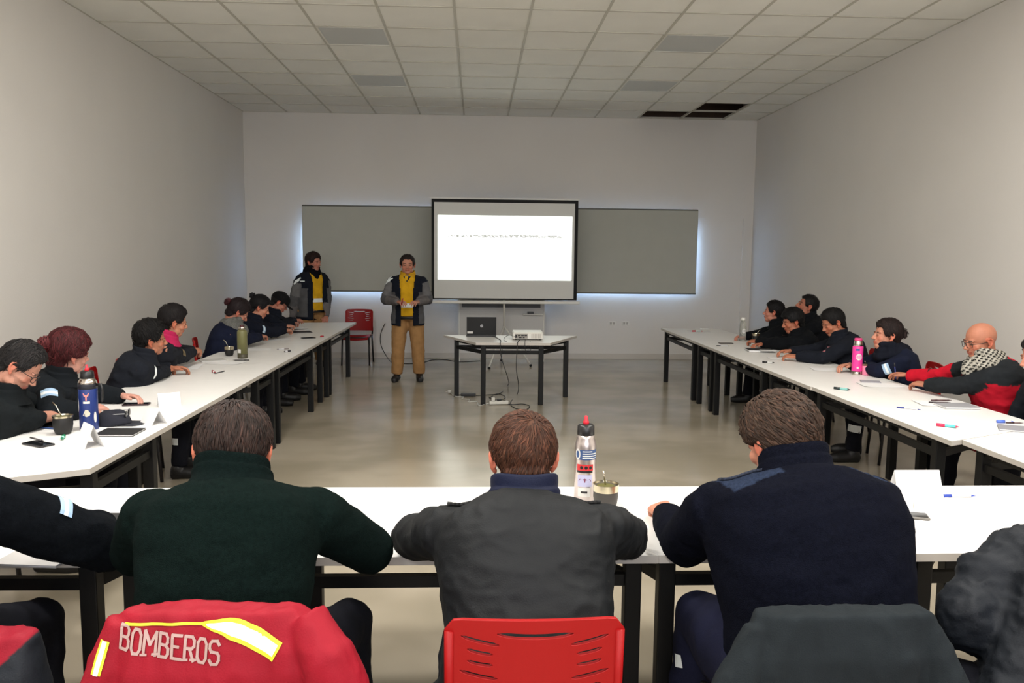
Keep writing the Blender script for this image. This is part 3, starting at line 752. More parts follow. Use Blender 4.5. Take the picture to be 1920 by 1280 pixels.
    if openfront is not None:
        bm = bmesh.new(); bm.from_mesh(jme); half = openfront['half']; kill = []
        for f in bm.faces:
            c = f.calc_center_median(); d = c-P; lx = d.dot(Rt_)-openfront.get('shift', 0); ly = (c-sp(max(0, min(1, (c.z-P.z)/(N.z-P.z))))).dot(H)
            if ly > .03 and abs(lx) < half*(1+.25*sstep(N.z-.25, N.z, c.z)) and f.normal.dot(H) > -.2 and c.z < N.z+.2: kill.append(f)
        bmesh.ops.delete(bm, geom=kill, context='FACES'); bm.to_mesh(jme); bm.free()
    info['jme'] = jme; info['tree'] = bvh(jme)
    jo = link('jacket', jme, jmat, root)
    if openfront is not None:
        md = jo.modifiers.new('thick', 'SOLIDIFY'); md.thickness = .012; md.offset = -1
    info['jo'] = jo
    # ---- collar
    ccol = srgb(*(collar_col or jacket))
    if collar == 'stand':
        cb = MB(); rs = []
        hgt = colh*s; cdir = (nb-N).normalized().lerp(V((0, 0, 1)), .5).normalized()
        fwd = (H-cdir*H.dot(cdir)).normalized()
        for j, (hh, rr_) in enumerate(((-.7, .125), (-.2, .102), (.15, .095), (.42, .099), (.5, .089), (.6, .091), (1.0, .092), (1.1, .088), (1.05, .08), (.2, .074))):
            ring = []
            for k in range(32):
                q = 2*math.pi*k/32; dip = .014*math.cos(q-math.pi/2)
                ring.append(N+cdir*(hgt*hh+.004-dip)+Rt_*(rr_*s*1.08*math.cos(q))+fwd*(rr_*s*.92*math.sin(q)+.006)+V((0, 0, .004*math.sin(3*q+seed))))
            rs.append(ring)
        cb.rings(rs, cap=False); cme = cb.mesh('collar'); paint(cme, lambda p: ccol); co = link('collar', cme, jmat, root)
        co.modifiers.new('s', 'SUBSURF').render_levels = 1
    elif collar in ('scarf', 'hood'):
        cb = MB(); r0 = .05 if collar == 'scarf' else .055
        for (tz, rad, ang) in ((.02, .085, .15), (.055, .08, -.1), (-.01, .098, .3)):
            pts = [N+V((0, 0, tz))+Rt_*(rad*1.1*math.cos(q))+H*(rad*math.sin(q)+.015)+V((0, 0, -ang*.12*math.sin(q))) for q in [2*math.pi*k/20 for k in range(21)]]
            cb.tube(pts, [r0*.62*(1+.18*math.sin(k*2.1)) for k in range(21)], 10)
        if collar == 'scarf': cb.ell(N+H*.11+V((0, 0, -.06)), (.06, .05, .075))
        else: cb.ell(N-H*.07+V((0, 0, .0)), (.095, .07, .075))
        cme = remesh(cb, .006 if check else .009, 3)
        displace(cme, lambda p: .007*noise.noise(p*30))
        paint(cme, (lambda p: srgb(34, 34, 34) if math.sin(p.x*190+p.z*60)*math.sin(p.z*210+p.y*90) > .12 else ccol) if check else (lambda p: ccol)); link('scarf' if collar == 'scarf' else 'hood', cme, jmat if collar == 'hood' else info.get('smat', M_fleece), root)
        info['scarf'] = cme
    # ---- hair
    if hst is not None:
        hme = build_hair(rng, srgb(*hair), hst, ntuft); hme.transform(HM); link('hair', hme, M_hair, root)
    if not stand and mkchair:
        c = chair(P.x+H.x*.02, P.y+H.y*.02, a_, chairlab or 'red plastic chair')
        info['chair'] = c
    return info
def armpatch(info, sd, name='flag_patch', w=.075, h=.045, t=.45, out=None, kind='flag', mats=None):
    for s_, S, E, W in info['arms']:
        if s_ != sd: continue
        c = S.lerp(E, t); n = (out if out is not None else info['R']*sd); n = V(n).normalized(); ax = (E-S).normalized(); n = (n-ax*n.dot(ax)).normalized()
        uy = -ax; ux = uy.cross(n)
        q = gridq(-w/2, w/2, -h/2, -h/6, 6, 2, 0)+gridq(-w/2, w/2, -h/6, h/6, 6, 2, 1)+gridq(-w/2, w/2, h/6, h/2, 6, 2, 0)
        if kind == 'white': q = gridq(-w/2, w/2, -h/2, h/2, 6, 3, 1)
        decal(info['tree'], q, c, ux, uy, name, mats or [M_flagblue, M_refl], info['root'], depth=.15)
M_flagblue = mat('flag_blue', srgb(150, 178, 205), .8)
def bodypatch(info, c, n, w, h, mats, name='badge', up=(0, 0, 1), quads=None):
    n = V(n).normalized(); uy = V(up); uy = (uy-n*uy.dot(n)).normalized(); ux = uy.cross(n)
    decal(info['tree'], quads or gridq(-w/2, w/2, -h/2, h/2, 6, 4, 0), V(c), ux, uy, name, mats, info['root'], depth=.2)
def glasses(info, col=None, w=.026, h=.018, down=0):
    mb = MB()
    for s in (-1, 1):
        pts = [V((s*.034+w*math.copysign(abs(math.cos(q))**.6, math.cos(q)), .098-abs(.012*math.cos(q)*(1 if math.cos(q)*s > 0 else 0)), .002-down+h*math.copysign(abs(math.sin(q))**.6, math.sin(q)))) for q in [2*math.pi*k/20 for k in range(21)]]
        mb.tube(pts, .0019, 6); mb.tube([V((s*.059, .09, .008-down)), V((s*.083, .05, .008)), V((s*.086, -.01, .006)), V((s*.086, -.025, -.008))], .0018, 6)
    mb.tube([V((-.009, .1, .004-down)), V((0, .104, .007-down)), V((.009, .1, .004-down))], .0018, 6)
    me = mb.mesh('glasses'); me.transform(info['HM']); o = link('glasses', me, M_lens, info['root'])
    return o
def cap(info, col=(18, 17, 18), brim=True):
    rs = []; mb = MB()
    for i in range(15):
        ph = R(90)*i/14*1.02
        ring = []
        for k in range(36):
            q = 2*math.pi*k/36; d = V((math.cos(q), math.sin(q), 0)); r = .092*math.cos(min(ph, R(89)))**.75
            ring.append(V((d.x*r*1.02, d.y*r*1.2-.01, .042+.088*math.sin(ph)*(1+.0*k))))
        rs.append(ring)
    rs = [[V((p.x, p.y, .03)) for p in rs[0]]]+rs
    mb.rings(rs)
    if brim:
        rr_ = []
        for i in range(9):
            x = -.07+.14*i/8; yf = .098+.075*math.sqrt(max(0, 1-(x/.075)**2)); y0 = .07
            z = .036-.012*(x/.07)**2
            rr_.append([V((x, y0, z+.004)), V((x, yf, z-.018+.003)), V((x, yf, z-.018)), V((x, y0, z))])
        mb.rings(rr_)
    me = mb.mesh('cap'); me.transform(info['HM']); paint(me, lambda p: srgb(*col)); link('cap', me, M_cloth, info['root'])
# ------------------------------------------------------------------ the people
SHORT = dict(side=.0, front=.07, thick=.012, len=.034)
def hp_(x, y, Y): return aty(x, y, Y)
DK = (13, 15, 19)
def Hd(a): return V((math.sin(R(a)), math.cos(R(a)), 0))
# --- front row, seen from behind
P2 = person('person in a dark green fleece seen from behind, short brown hair', hp_(437, 852, 2.28), -4, hy=-10, hp=24, hr=3, headscale=1.02, nl=.052, nback=.085, lean=.16, colh=.05, nside=.018, armk=1.14,
    skin=(196, 132, 104), hair=(56, 42, 36), hst=dict(SHORT, thick=.011, vol=.5, len=.045, nape=-.055, side=-.014, comb=(0, -.1, -.6), crown=(.0, -.05, .11), tw=.9, lift=.005), ntuft=4200,
    jacket=(11, 22, 20), jmat=M_fleece, collar_col=(10, 20, 19), vox=.0095, hvox=.0035, wr=(-.56, 2.74, TZ+.05), wl=(-.74, 2.76, TZ+.05), er=(-.325, 2.40, TZ+.06), el=(-1.03, 2.40, TZ+.05),
    bulk=1.14, wrinkle=.006, seed=2, chairlab='red plastic chair under the red lettered jacket', knee=((.13, 0, 0), (0, 0, 0)), scale=1.04, hem=.14)
P3 = person('person in a black jacket with shoulder straps, seen from behind in the middle foreground', hp_(981, 862, 2.34), 0, hy=-3, hp=14, hr=0, headscale=1.0, nl=.105, nback=.06, lean=.26, flare=.05, armk=1.1,
    skin=(205, 138, 112), hair=(92, 60, 44), hst=dict(SHORT, thick=.012, vol=.5, len=.038, nape=-.045, side=.004, crown=(.02, -.075, .095), tw=.75, comb=(0, 0, -.15)), ntuft=4200,
    jacket=(21, 23, 25), jmat=M_shell, collar='stand', collar_col=(16, 22, 46), vox=.0095, hvox=.0035, wr=(.2, 2.82, TZ+.05), wl=(.02, 2.82, TZ+.05), er=(.49, 2.5, TZ+.055), el=(-.19, 2.5, TZ+.055),
    bulk=1.24, wrinkle=.011, foldscale=7, seed=3, scale=1.02, chairlab='red plastic chair with slotted backrest in the middle foreground', hem=.1)
def navy(p, c, i):
    N = i['N']; d = p-N; x = d.dot(i['R']); up = p.z-N.z
    if .10 < abs(x) < .245 and up > -.135 and d.dot(i['H']) > -.125: return srgb(38, 47, 66)
    return c
P4 = person('large person in a navy pullover with blue shoulder patches seen from behind, wavy brown hair', hp_(1464, 832, 2.36), -6, hy=-24, hp=18, hr=-4, headscale=1.04, nl=.062, nback=.085, lean=.2, colh=.055, armk=1.2,
    skin=(200, 134, 108), hair=(72, 54, 42), hst=dict(SHORT, thick=.013, vol=.4, len=.04, nape=-.068, side=.012, front=.08, crown=(-.02, -.02, .11), tw=1.1, lift=.008, comb=(.25, -.7, -.1)), ntuft=3600,
    jacket=(12, 14, 24), jmat=M_fleece, collar_col=(14, 16, 26), vox=.0095, hvox=.0035, wr=(.85, 2.74, TZ+.05), wl=(.68, 2.78, TZ+.05), er=(1.10, 2.42, TZ+.06), el=(.675, 2.46, TZ+.06),
    bulk=1.42, wrinkle=.006, jcolor=navy, seed=4, scale=1.06, chairlab='chair draped with the dark grey jacket', trousers=(22, 24, 44), knee=((.04, 0, 0), (-.01, 0, 0)), hem=.12)
def shoulderp(p, c, i):
    N = i['N']; d = p-N; x = d.dot(i['R'])
    if .08 < x < .2 and d.dot(i['H']) > -.09 and d.z > -.12: return srgb(34, 37, 52)
    return c
P1 = person('person in a black sweater at the left frame edge, only a shoulder and arm showing', (-1.56, 2.25, 1.19), 4, hp=20, nl=.09, lean=.2, armk=1.25, hair=(30, 26, 24), hst=SHORT, ntuft=150,
    jacket=(14, 17, 21), jmat=M_fleece, jcolor=shoulderp, vox=.0095, er=(-1.14, 2.44, TZ+.065), wr=(-1.35, 2.72, TZ+.05), el=(-1.95, 2.4, TZ+.07), wl=(-1.7, 2.74, TZ+.05), bulk=1.22, wrinkle=.008, seed=5, scale=1.04,
    chairlab='chair at the left frame edge with a red and black jacket on it')
armpatch(P1, 1, t=.5, out=V((.6, -.2, .8)), w=.07, h=.04)
P5 = person('person in a dark quilted hooded jacket leaning in at the bottom right corner', (1.76, 2.08, 1.03), 18, hp=18, nl=.08, lean=.2, hipshift=(-.27, -.08, 0), armk=1.25, hair=(30, 26, 24), hst=SHORT, ntuft=150,
    jacket=(18, 22, 28), jmat=M_shell, collar='hood', vox=.0095, el=(1.29, 1.95, .745), wl=(1.48, 2.2, .69), bulk=1.25, wrinkle=.016, foldscale=11, seed=6, chairlab='chair behind the frame edge at bottom right', knee=((0, 0, 0), (-.1, -.1, 0)))
# --- left row, facing the middle
L1 = person('person with greying hair and glasses looking down, leftmost of the left row', hp_(36, 690, 4.33), 82, hy=72, hp=42, hr=-6, skin=(196, 140, 118), hair=(40, 38, 38),
    hst=dict(SHORT, thick=.014, len=.045, front=.085, side=.005, comb=(0, -.6, .1)), ntuft=1100, jacket=(20, 24, 26), vox=.011, hvox=.0038, wr=atz(118, 775, TZ+.05), wl=atz(150, 768, TZ+.05), sleeve=.35, bulk=1.15, stubble=.25,
    wrinkle=.010, seed=11, chairlab='red plastic chair under the person with glasses in the left row', hem=.08)
glasses(L1)
L2 = person('person with dark red hair in a bun, black jacket with flag patch, face turned away', hp_(130, 665, 4.9), 72, hy=42, hp=8, hr=8, skin=(206, 150, 132), hair=(84, 34, 36),
    hst=dict(SHORT, thick=.022, vol=.7, len=.06, nape=-.07, front=.05, comb=(0, -.6, .2), blobs=[((-.01, -.135, .05), (.042, .036, .042), 260)]), ntuft=1200, jacket=(20, 24, 28), vox=.011, hvox=.0038,
    wl=atz(232, 742, TZ+.05), wr=atz(165, 766, TZ+.05), wrinkle=.012, seed=12, chairlab='red plastic chair under the person with the red hair bun')
armpatch(L2, 1, t=.42, out=V((.45, -.9, .1)), w=.085, h=.06)
L3 = person('young person with short black hair and white arm stripe, forearms crossed on the table', hp_(283, 636, 6.05), 70, hy=62, hp=6, hr=10, skin=(178, 116, 88), hair=(24, 22, 22),
    hst=dict(SHORT, thick=.014, len=.04, vol=.8, lift=.008, side=.008), ntuft=900, jacket=(25, 28, 35), vox=.011, hvox=.004, wr=atz(312, 694, TZ+.05), wl=atz(322, 690, TZ+.055), wrinkle=.011, seed=13,
    chairlab='red plastic chair seen behind the young person with the white arm stripe')
armpatch(L3, 1, 'arm_stripe', t=.5, out=V((.35, -.9, .3)), w=.12, h=.028, kind='white')
L4 = person('person in a black jacket with a raspberry red collar', hp_(325, 604, 6.6), 74, hy=58, hp=12, hr=8, skin=(190, 128, 100), hair=(28, 24, 24),
    hst=dict(SHORT, thick=.013, len=.04, vol=.8, side=.01), ntuft=600, jacket=(30, 32, 38), vox=.012, hvox=.0045, wr=atz(392, 662, TZ+.06), wl=atz(372, 658, TZ+.06), wrinkle=.013, seed=14, collar_col=(176, 38, 82),
    chairlab='red plastic chair beside the person with the raspberry collar')
armpatch(L4, 1, 'cuff_patch', t=.8, out=V((.7, -.6, .4)), w=.05, h=.06, mats=[mat('gold', srgb(140, 120, 80), .7), mat('gold2', srgb(90, 80, 60), .7)])
L5 = person('person with thick grey scarf and dark blue jacket, behind the olive bottle', hp_(446, 586, 8.2), 74, hy=66, hp=34, hr=4, skin=(182, 122, 100), hair=(38, 28, 30),
    hst=dict(SHORT, thick=.014, len=.06, nape=-.07, comb=(0, -.7, .1), blobs=[((0, -.135, .04), (.03, .028, .03), 100, (66, 30, 34, 1) and srgb(70, 34, 38))]), ntuft=400, jacket=(20, 25, 44), vox=.012, hvox=.0048,
    wr=atz(520, 632, TZ+.05), wl=atz(518, 625, TZ+.05), wrinkle=.010, seed=15, collar='scarf', collar_col=(104, 104, 100), chairlab='red plastic chair under the person with the grey scarf')
L6 = person('person with black hair in a top bun, dark jacket with flag patch', hp_(487, 577, 9.0), 78, hy=74, hp=24, hr=2, skin=(200, 138, 112), hair=(26, 24, 26),
    hst=dict(SHORT, thick=.013, len=.06, nape=-.07, comb=(0, -.7, .1), blobs=[((0, -.12, .09), (.028, .026, .028), 60)]), ntuft=350, jacket=(18, 22, 34), vox=.012, hvox=.0048, wr=atz(548, 620, TZ+.07), wl=atz(556, 612, TZ+.08), wrinkle=.010, seed=16, chairlab='red plastic chair under the person with the top bun')
armpatch(L6, 1, t=.3, out=V((.7, -.7, .2)), w=.08, h=.055)
L7 = person('person in a black peaked cap and glasses at the far end of the left row', hp_(524, 568, 9.75), 80, hy=78, hp=34, hr=0, skin=(186, 122, 100), hair=(24, 22, 22),
    hst=dict(SHORT, thick=.008), ntuft=60, jacket=(18, 22, 32), vox=.012, hvox=.0048, wr=atz(578, 608, TZ+.05), wl=atz(585, 602, TZ+.06), wrinkle=.010, seed=17, chairlab='red plastic chair under the person in the black cap')
cap(L7); glasses(L7)
# --- right row
R7 = person('person in a black jacket cut off by the right frame edge', hp_(1950, 670, 4.75), -82, hy=-78, hp=14, skin=(196, 130, 106), hair=(26, 24, 24), hst=SHORT, ntuft=150, jacket=(22, 25, 30), vox=.012,
    wrinkle=.01, wl=(3.32, 4.55, .6), wr=(3.32, 4.85, .6), seed=31, chairlab='red plastic chair under the person at the right frame edge')
def redblack(p, c, i):
    d = p-i['N']; x = d.dot(i['R']); up = d.z
    for sd, S, E, W in i['arms']:
        # distance along arm
        for a, b_ in ((S, E), (E, W)):
            ab = b_-a; t = max(0, min(1, (p-a).dot(ab)/ab.length_squared)); q = a+ab*t
            if (p-q).length < .085*1.0 and (a is E or t > .15):
                rel = (p-q).normalized()
                if sd > 0: return srgb(182, 20, 40) if (a is E and rel.dot(i['H'].lerp(i['R']*-1, .3)) > .0 or (a is S and t > .4 and rel.dot(i['R']) < .2)) else c
                return c
    if up > -.14 and abs(x) > .09: return c
    if abs(x) > .15 and up < -.35: return srgb(160, 22, 38)
    return srgb(176, 22, 40)
R6 = person('bald person with glasses in a red and black jacket and checked scarf, writing', hp_(1838, 640, 5.32), -80, hy=-88, hp=14, hr=-2, skin=(184, 120, 94), hair=(60, 50, 46), hst=None,
    jacket=(30, 33, 36), vox=.011, hvox=.0038, wl=atz(1722, 722, TZ+.05), wr=atz(1688, 704, TZ+.06), wrinkle=.010, seed=26, collar='scarf', check=True, collar_col=(176, 172, 160), jcolor=redblack, bulk=1.15, stubble=.12,
    chairlab='red plastic chair under the bald person', curl=.8)
glasses(R6)
R5 = person('person with brown bun and navy hooded jacket with flag patch, by the pink thermos', hp_(1662, 630, 6.5), -76, hy=-82, hp=-4, hr=2, skin=(204, 140, 114), hair=(46, 34, 32),
    hst=dict(SHORT, thick=.015, len=.06, nape=-.07, comb=(0, -.7, .1), blobs=[((0, -.125, .03), (.034, .03, .036), 120)]), ntuft=700, jacket=(19, 24, 42), vox=.012, hvox=.0042, wl=atz(1622, 690, TZ+.05), wr=atz(1592, 684, TZ+.06),
    wrinkle=.012, seed=25, collar='hood', collar_col=(17, 20, 30), chairlab='red plastic chair under the person with the flag patch in the right row')
armpatch(R5, -1, t=.6, out=V((-.3, -.95, .1)), w=.09, h=.055)
R4 = person('person with short black hair and a small chest badge, hands on the table', hp_(1562, 606, 7.45), -78, hy=-88, hp=26, hr=0, skin=(190, 122, 92), hair=(22, 20, 20),
    hst=dict(SHORT, thick=.012, len=.03), ntuft=500, jacket=(23, 26, 34), vox=.012, hvox=.0042, wl=atz(1492, 668, TZ+.05), wr=atz(1480, 658, TZ+.06), bulk=1.2, wrinkle=.010, seed=24, chairlab='red plastic chair under the person with the badge')
bodypatch(R4, R4['N']-V((0, 0, .12))+R4['H']*.12-R4['R']*.10, V((-.6, -.75, .1)), .05, .07, [mat('badge', srgb(150, 90, 96), .6)])
R3 = person('person in a black beanie leaning forward in profile, black jacket', hp_(1486, 604, 8.35), -74, hy=-84, hp=14, hr=0, skin=(186, 116, 88), hair=(17, 16, 17),
    hst=dict(SHORT, thick=.02, len=.03, side=.01, nape=-.06, front=.055), ntuft=300, jacket=DK, vox=.012, hvox=.0048, wl=atz(1418, 640, TZ+.06), wrinkle=.010, seed=23, chairlab='red plastic chair under the person in the black beanie')
R2 = person('person with cropped black hair leaning back and looking up, farthest behind in the right row', hp_(1512, 575, 9.1), -80, hy=-82, hp=-20, hr=0, skin=(176, 112, 88), hair=(22, 20, 20),
    hst=dict(SHORT, thick=.009, len=.02), ntuft=300, jacket=DK, vox=.012, hvox=.0048, wrinkle=.010, seed=22, chairlab='red plastic chair under the person leaning back', scale=1.05)
R1 = person('person with black ponytail and white hair tie at the far end of the right row', hp_(1450, 586, 9.2), -70, hy=-66, hp=-4, hr=0, skin=(200, 132, 110), hair=(20, 18, 20),
    hst=dict(SHORT, thick=.012, len=.06, nape=-.06, comb=(0, -.7, .1), blobs=[((0, -.135, .02), (.03, .04, .03), 80), ((0, -.15, -.03), (.022, .022, .04), 60)]), ntuft=350, jacket=DK, vox=.012, hvox=.0048,
    wl=atz(1468, 632, TZ+.08), wrinkle=.010, seed=21, chairlab='red plastic chair under the person with the ponytail')
mb = MB(); mb.tube([V((-.03, -.118, .0)), V((-.035, -.125, .03)), V((0, -.128, .05)), V((.035, -.125, .03)), V((.03, -.118, 0))], .007, 8); me = mb.mesh('hair_tie'); me.transform(R1['HM']); link('hair_tie', me, M_refl, R1['root'])
# --- standing presenters
YEL = srgb(206, 158, 30)
def shirtf(p): return YEL
def parka(p, c, i):
    for sd, S, E, W in i['arms']:
        ab = W-E; t = (p-E).dot(ab)/ab.length_squared; q = E+ab*max(0, min(1, t))
        if .25 < t < 1.05 and (p-q).length < .09: return srgb(104, 100, 100)
        ab = E-S; t = (p-S).dot(ab)/ab.length_squared; q = S+ab*max(0, min(1, t))
        if 0.05 < t < .75 and (p-q).length < .1 and (p-q).dot(i['H']) > -.02 and (p-S).dot(i['R']*sd) > .0: return srgb(104, 103, 104)
    d = p-i['P']; x = abs(d.dot(i['R']))
    if x > .155 and d.z < .3 and d.z > -.12: return srgb(84, 84, 86)
    return c
def khaki(p, c): return c
KH = (158, 120, 78)
S2 = person('standing presenter facing the room, open dark parka over yellow shirt, khaki trousers', aty(764, 497, 10.7)+V((0, 0, 0)), 180, hy=176, hp=4, skin=(196, 136, 112), hair=(40, 32, 30),
    hst=dict(SHORT, thick=.010, len=.03, front=.078), ntuft=300, jacket=(22, 26, 36), trousers=KH, stand=True, vox=.012, hvox=.0045, jcolor=parka, openfront=dict(half=.085, shirt=shirtf), wr=aty(748, 566, 10.40), wl=aty(783, 566, 10.44),
    collar_col=(196, 150, 34), colh=.045, er=aty(722, 562, 10.75), el=aty(803, 562, 10.75), bulk=1.16, wrinkle=.010, seed=42, collar='stand', legsp=.15, scale=1.0, hem=.15, baggy=1.3, curl=.9)
S1 = person('standing presenter with dark neck scarf and open parka, behind the left table end', aty(588, 492, 12.0), 140, hy=112, hp=6, skin=(192, 128, 108), hair=(44, 30, 28),
    hst=dict(SHORT, thick=.016, len=.045, front=.07), ntuft=300, jacket=(22, 26, 36), trousers=KH, stand=True, vox=.012, hvox=.0045, jcolor=parka, openfront=dict(half=.08, shirt=shirtf), bulk=1.2, wrinkle=.010, seed=41,
    wr=aty(548, 600, 12.0), wl=aty(612, 605, 11.9), collar='scarf', collar_col=(20, 20, 24), legsp=.12, scale=1.04, hem=.16, baggy=1.3)
for pinf, zz in ((S2, None), (S1, None)):
    P, N, H, Rr, rt = pinf['P'], pinf['N'], pinf['H'], pinf['R'], pinf['root']
    smesh = [c for c in rt.children if c.name.startswith('shirt')][0].data.copy(); smesh.transform(Matrix.Translation(V(rt.location))); tr_ = bvh(smesh)
    c0 = V((P.x, P.y, P.z+.12)); ux = -Rr*-1; ux = V((0, 0, 1)).cross(H)
    decal(tr_, gridq(-.13, .13, -.028, .028, 14, 2, 0), c0, ux, V((0, 0, 1)), 'reflective_band', [M_refl], rt, off=.004)
    bb = MB(); bb.rings([[V((P.x, P.y, P.z-.045+dz))+Rr*(a_*math.cos(q))+H*(b_*math.sin(q)) for q in [2*math.pi*k/32 for k in range(32)]] for dz, a_, b_ in ((-.018, .2, .15), (-.018, .212, .162), (.018, .212, .162), (.018, .2, .15))])
    bb.build('belt', M_dark, rt, rel=True, smooth=True)
    decal(tr_, [([(-.05, .0), (0, -.075), (.05, .0), (0, .02)], 0)], V((N.x, N.y, N.z-.02)), ux, V((0, 0, 1)), 'undershirt', [M_dark], rt, off=.006)
    for sd, S, E, W in pinf['arms']:
        for dy in (0, .06):
            if abs(dy) > 0 and sd < 0: continue
            decal(pinf['tree'], gridq(-.05, .05, -.011, .011, 5, 1, 0), S+Rr*sd*(-.005+dy*.5)+V((0, 0, -dy*.5)), (Rr*sd+H*-.6+V((0, 0, -.7))).normalized(), V((0, 0, 1)).cross((Rr*sd+H*-.6+V((0, 0, -.7)))).cross(Rr*sd+H*-.6)*-1 if False else (H+V((0, 0, .9))).cross((Rr*sd+V((0, 0, -.5)))) * (1 if sd > 0 else -1), 'shoulder_tape', [M_refl], rt, off=.005, depth=.12)
tag(MB().tube([(0, 0, 0), (0, .0, .10)], [.008, .006], 8).build('marker_pen', mat('red_pen', srgb(150, 30, 34), .4), smooth=True), 'dark red pointer held up by the presenter facing the room', 'pen').matrix_world = Matrix.Translation(aty(752, 572, 10.30)) @ Euler((.3, .3, 0)).to_matrix().to_4x4()
# far free chair
chair(-1.84, 12.42, R(180), 'empty red chair against the back wall between the two presenters')
# ------------------------------------------------------------------ patches found on the clothing
CP = V((0, 0, HC))
def patch_at(info, child, x, y, w, h, name, m, rot=0., up=(0, 0, 1)):
    o = [c for c in info['root'].children if c.name.split('.')[0] == child]
    for c in o:
        me = c.data.copy(); me.transform(Matrix.Translation(V(info['root'].location))); tr_ = bvh(me); bpy.data.meshes.remove(me)
        hit = tr_.ray_cast(CP, ray(x, y).normalized())
        if hit[0] is None: continue
        n = (hit[1]-ray(x, y).normalized()*.6).normalized(); uy = V(up); uy = (uy-n*uy.dot(n)).normalized(); ux = uy.cross(n)
        q = Matrix.Rotation(rot, 3, n); decal(tr_, gridq(-w/2, w/2, -h/2, h/2, 5, 3, 0), hit[0], q @ ux, q @ uy, name, [m], info['root'], depth=.08, off=.004); return
    print('PATCH MISS', name, x, y)
patch_at(P4, 'trousers', 1272, 1238, .03, .042, 'reflective_strip', M_refl, .2)
patch_at(S1, 'jacket', 567, 527, .07, .012, 'chest_logo', M_refl)
patch_at(S1, 'jacket', 558, 508, .03, .08, 'shoulder_tape', M_refl, -.6)
patch_at(S2, 'jacket', 730, 522, .02, .09, 'shoulder_tape', M_refl, -.6)
patch_at(R5, 'trousers', 1598, 803, .13, .06, 'reflective_strip', M_refl, -.1)
patch_at(L3, 'trousers', 328, 828, .05, .05, 'reflective_strip', M_refl)
# epaulettes
M_blk = mat('black_cloth', srgb(14, 14, 15), .8); M_navyp = mat('navy_strap', srgb(30, 37, 54), .85)
for inf, m in ((P3, M_blk), (P4, M_navyp)):
    for sd in (-1, 1):
        N, Rr, H = inf['N'], inf['R'], inf['H']
        o = decal(inf['tree'], gridq(-.065, .06, -.024, .024, 10, 3, 0, (lambda u, v: (u, v)) ), N+Rr*sd*.165+H*.02, Rr*sd, H*sd, 'epaulette', [m], inf['root'], depth=.25, off=.006)
        if o: md = o.modifiers.new('t', 'SOLIDIFY'); md.thickness = .008; md.offset = 0
        for p in (o.data.polygons if o else []): p.use_smooth = True
# ------------------------------------------------------------------ jackets over the chair backs
def drape(levels, Y, col, label, name='jacket', m=None, thick=.13, seed=0, extra=None, vox=.008):
    """levels: (pixel row, left, right) measured on the chair plane"""
    pts = [(aty(l, y, Y), aty(r, y, Y)) for y, l, r in levels]
    c = (pts[0][0]+pts[0][1])/2
    mb = MB(); rs = []; n = 40
    z0 = pts[0][0].z
    for k, (a, b) in enumerate(pts):
        ring = []; d = z0-a.z; th = thick*(.5+.5*min(1, d/.1)) if k else thick*.5
        for j in range(n):
            q = 2*math.pi*j/n; x = (a.x+b.x)/2+(b.x-a.x)/2*math.copysign(abs(math.cos(q))**.35, math.cos(q))
            fo = .012*math.sin(x*38+seed)*min(1, d/.12)+.009*noise.noise(V((x*16, 0, a.z*5+seed)))
            y = Y+th/2*math.copysign(abs(math.sin(q))**.6, math.sin(q))+(fo if math.sin(q) < 0 else 0)
            ring.append(V((x, y, a.z+.004*noise.noise(V((x*9, seed, 0))))))
        rs.append(ring)
    mb.rings(rs)
    if extra: extra(mb)
    me = remesh(mb, vox, 3); displace(me, lambda p: .006*noise.noise(V((p.x*12, p.y*12, p.z*5+seed)))+.004*max(0, 1-abs(noise.noise(V((p.x*22+seed, p.y*22, p.z*8))))*3))
    cc = srgb(*col) if not callable(col) else None
    paint(me, col if callable(col) else (lambda p: cc))
    t = thing('jacket', label, 'jacket', (c.x, Y, me.vertices[0].co.z*0+.45))
    tr_ = bvh(me); link('shell', me, m or M_shell, t)
    return t, tr_
RY = 1.80
P5['chair'].location.y = 1.48
for c_, x_ in ((P2['chair'], 398), (P4['chair'], 1580)): c_.location = (aty(x_, 1140, RY).x, RY+.232, 0); c_.rotation_euler = (0, 0, 0)
def rx(mb):
    a = aty(575, 1158, RY-.01); b = aty(640, 1290, RY-.06)
    mb.tube([a, a.lerp(b, .5)+V((.01, -.02, 0)), b, b+V((.02, 0, -.15))], [.045, .06, .065, .06], 14)
    a = aty(228, 1160, RY-.01); b = aty(190, 1290, RY-.03)
    mb.tube([a, a.lerp(b, .5), b, b+V((-.02, 0, -.15))], [.03, .042, .05, .05], 14)
rt, rtree = drape([(1139, 240, 552), (1147, 228, 572), (1168, 222, 590), (1200, 212, 610), (1240, 200, 625), (1290, 190, 640), (1400, 180, 650), (1520, 180, 650)], RY, (136, 10, 30), 'red jacket lettered BOMBEROS hung over a chair back, with yellow and silver stripes', seed=2, extra=rx)
def uvp(x, y): return ((x-330)/835.0, -(y-1185)/835.0)
org = aty(330, 1185, RY)
M_yel = mat('fluo_yellow', srgb(206, 210, 40), .6); M_let = mat('silver_print', srgb(160, 132, 126), .6)
def strip(pts, w, name, m, off, tp=0):
    decal(rtree, ribbonq([uvp(*p) for p in pts], w, taper=tp), org, (1, 0, 0), (0, 0, 1), name, [m], rt, off=off, depth=.3)
strip([(392, 1150), (440, 1156), (490, 1175), (536, 1200)], .044, 'yellow_stripe', M_yel, .003, 1)
strip([(402, 1151), (445, 1157), (492, 1176), (532, 1197)], .026, 'silver_stripe', M_refl, .0045, 1)
strip([(215, 1180), (203, 1238)], .022, 'yellow_stripe', M_yel, .003)
strip([(215, 1180), (203, 1238)], .011, 'silver_stripe', M_refl, .0045)
strip([(248, 1152), (320, 1150), (400, 1150)], .006, 'piping', M_yel, .004)
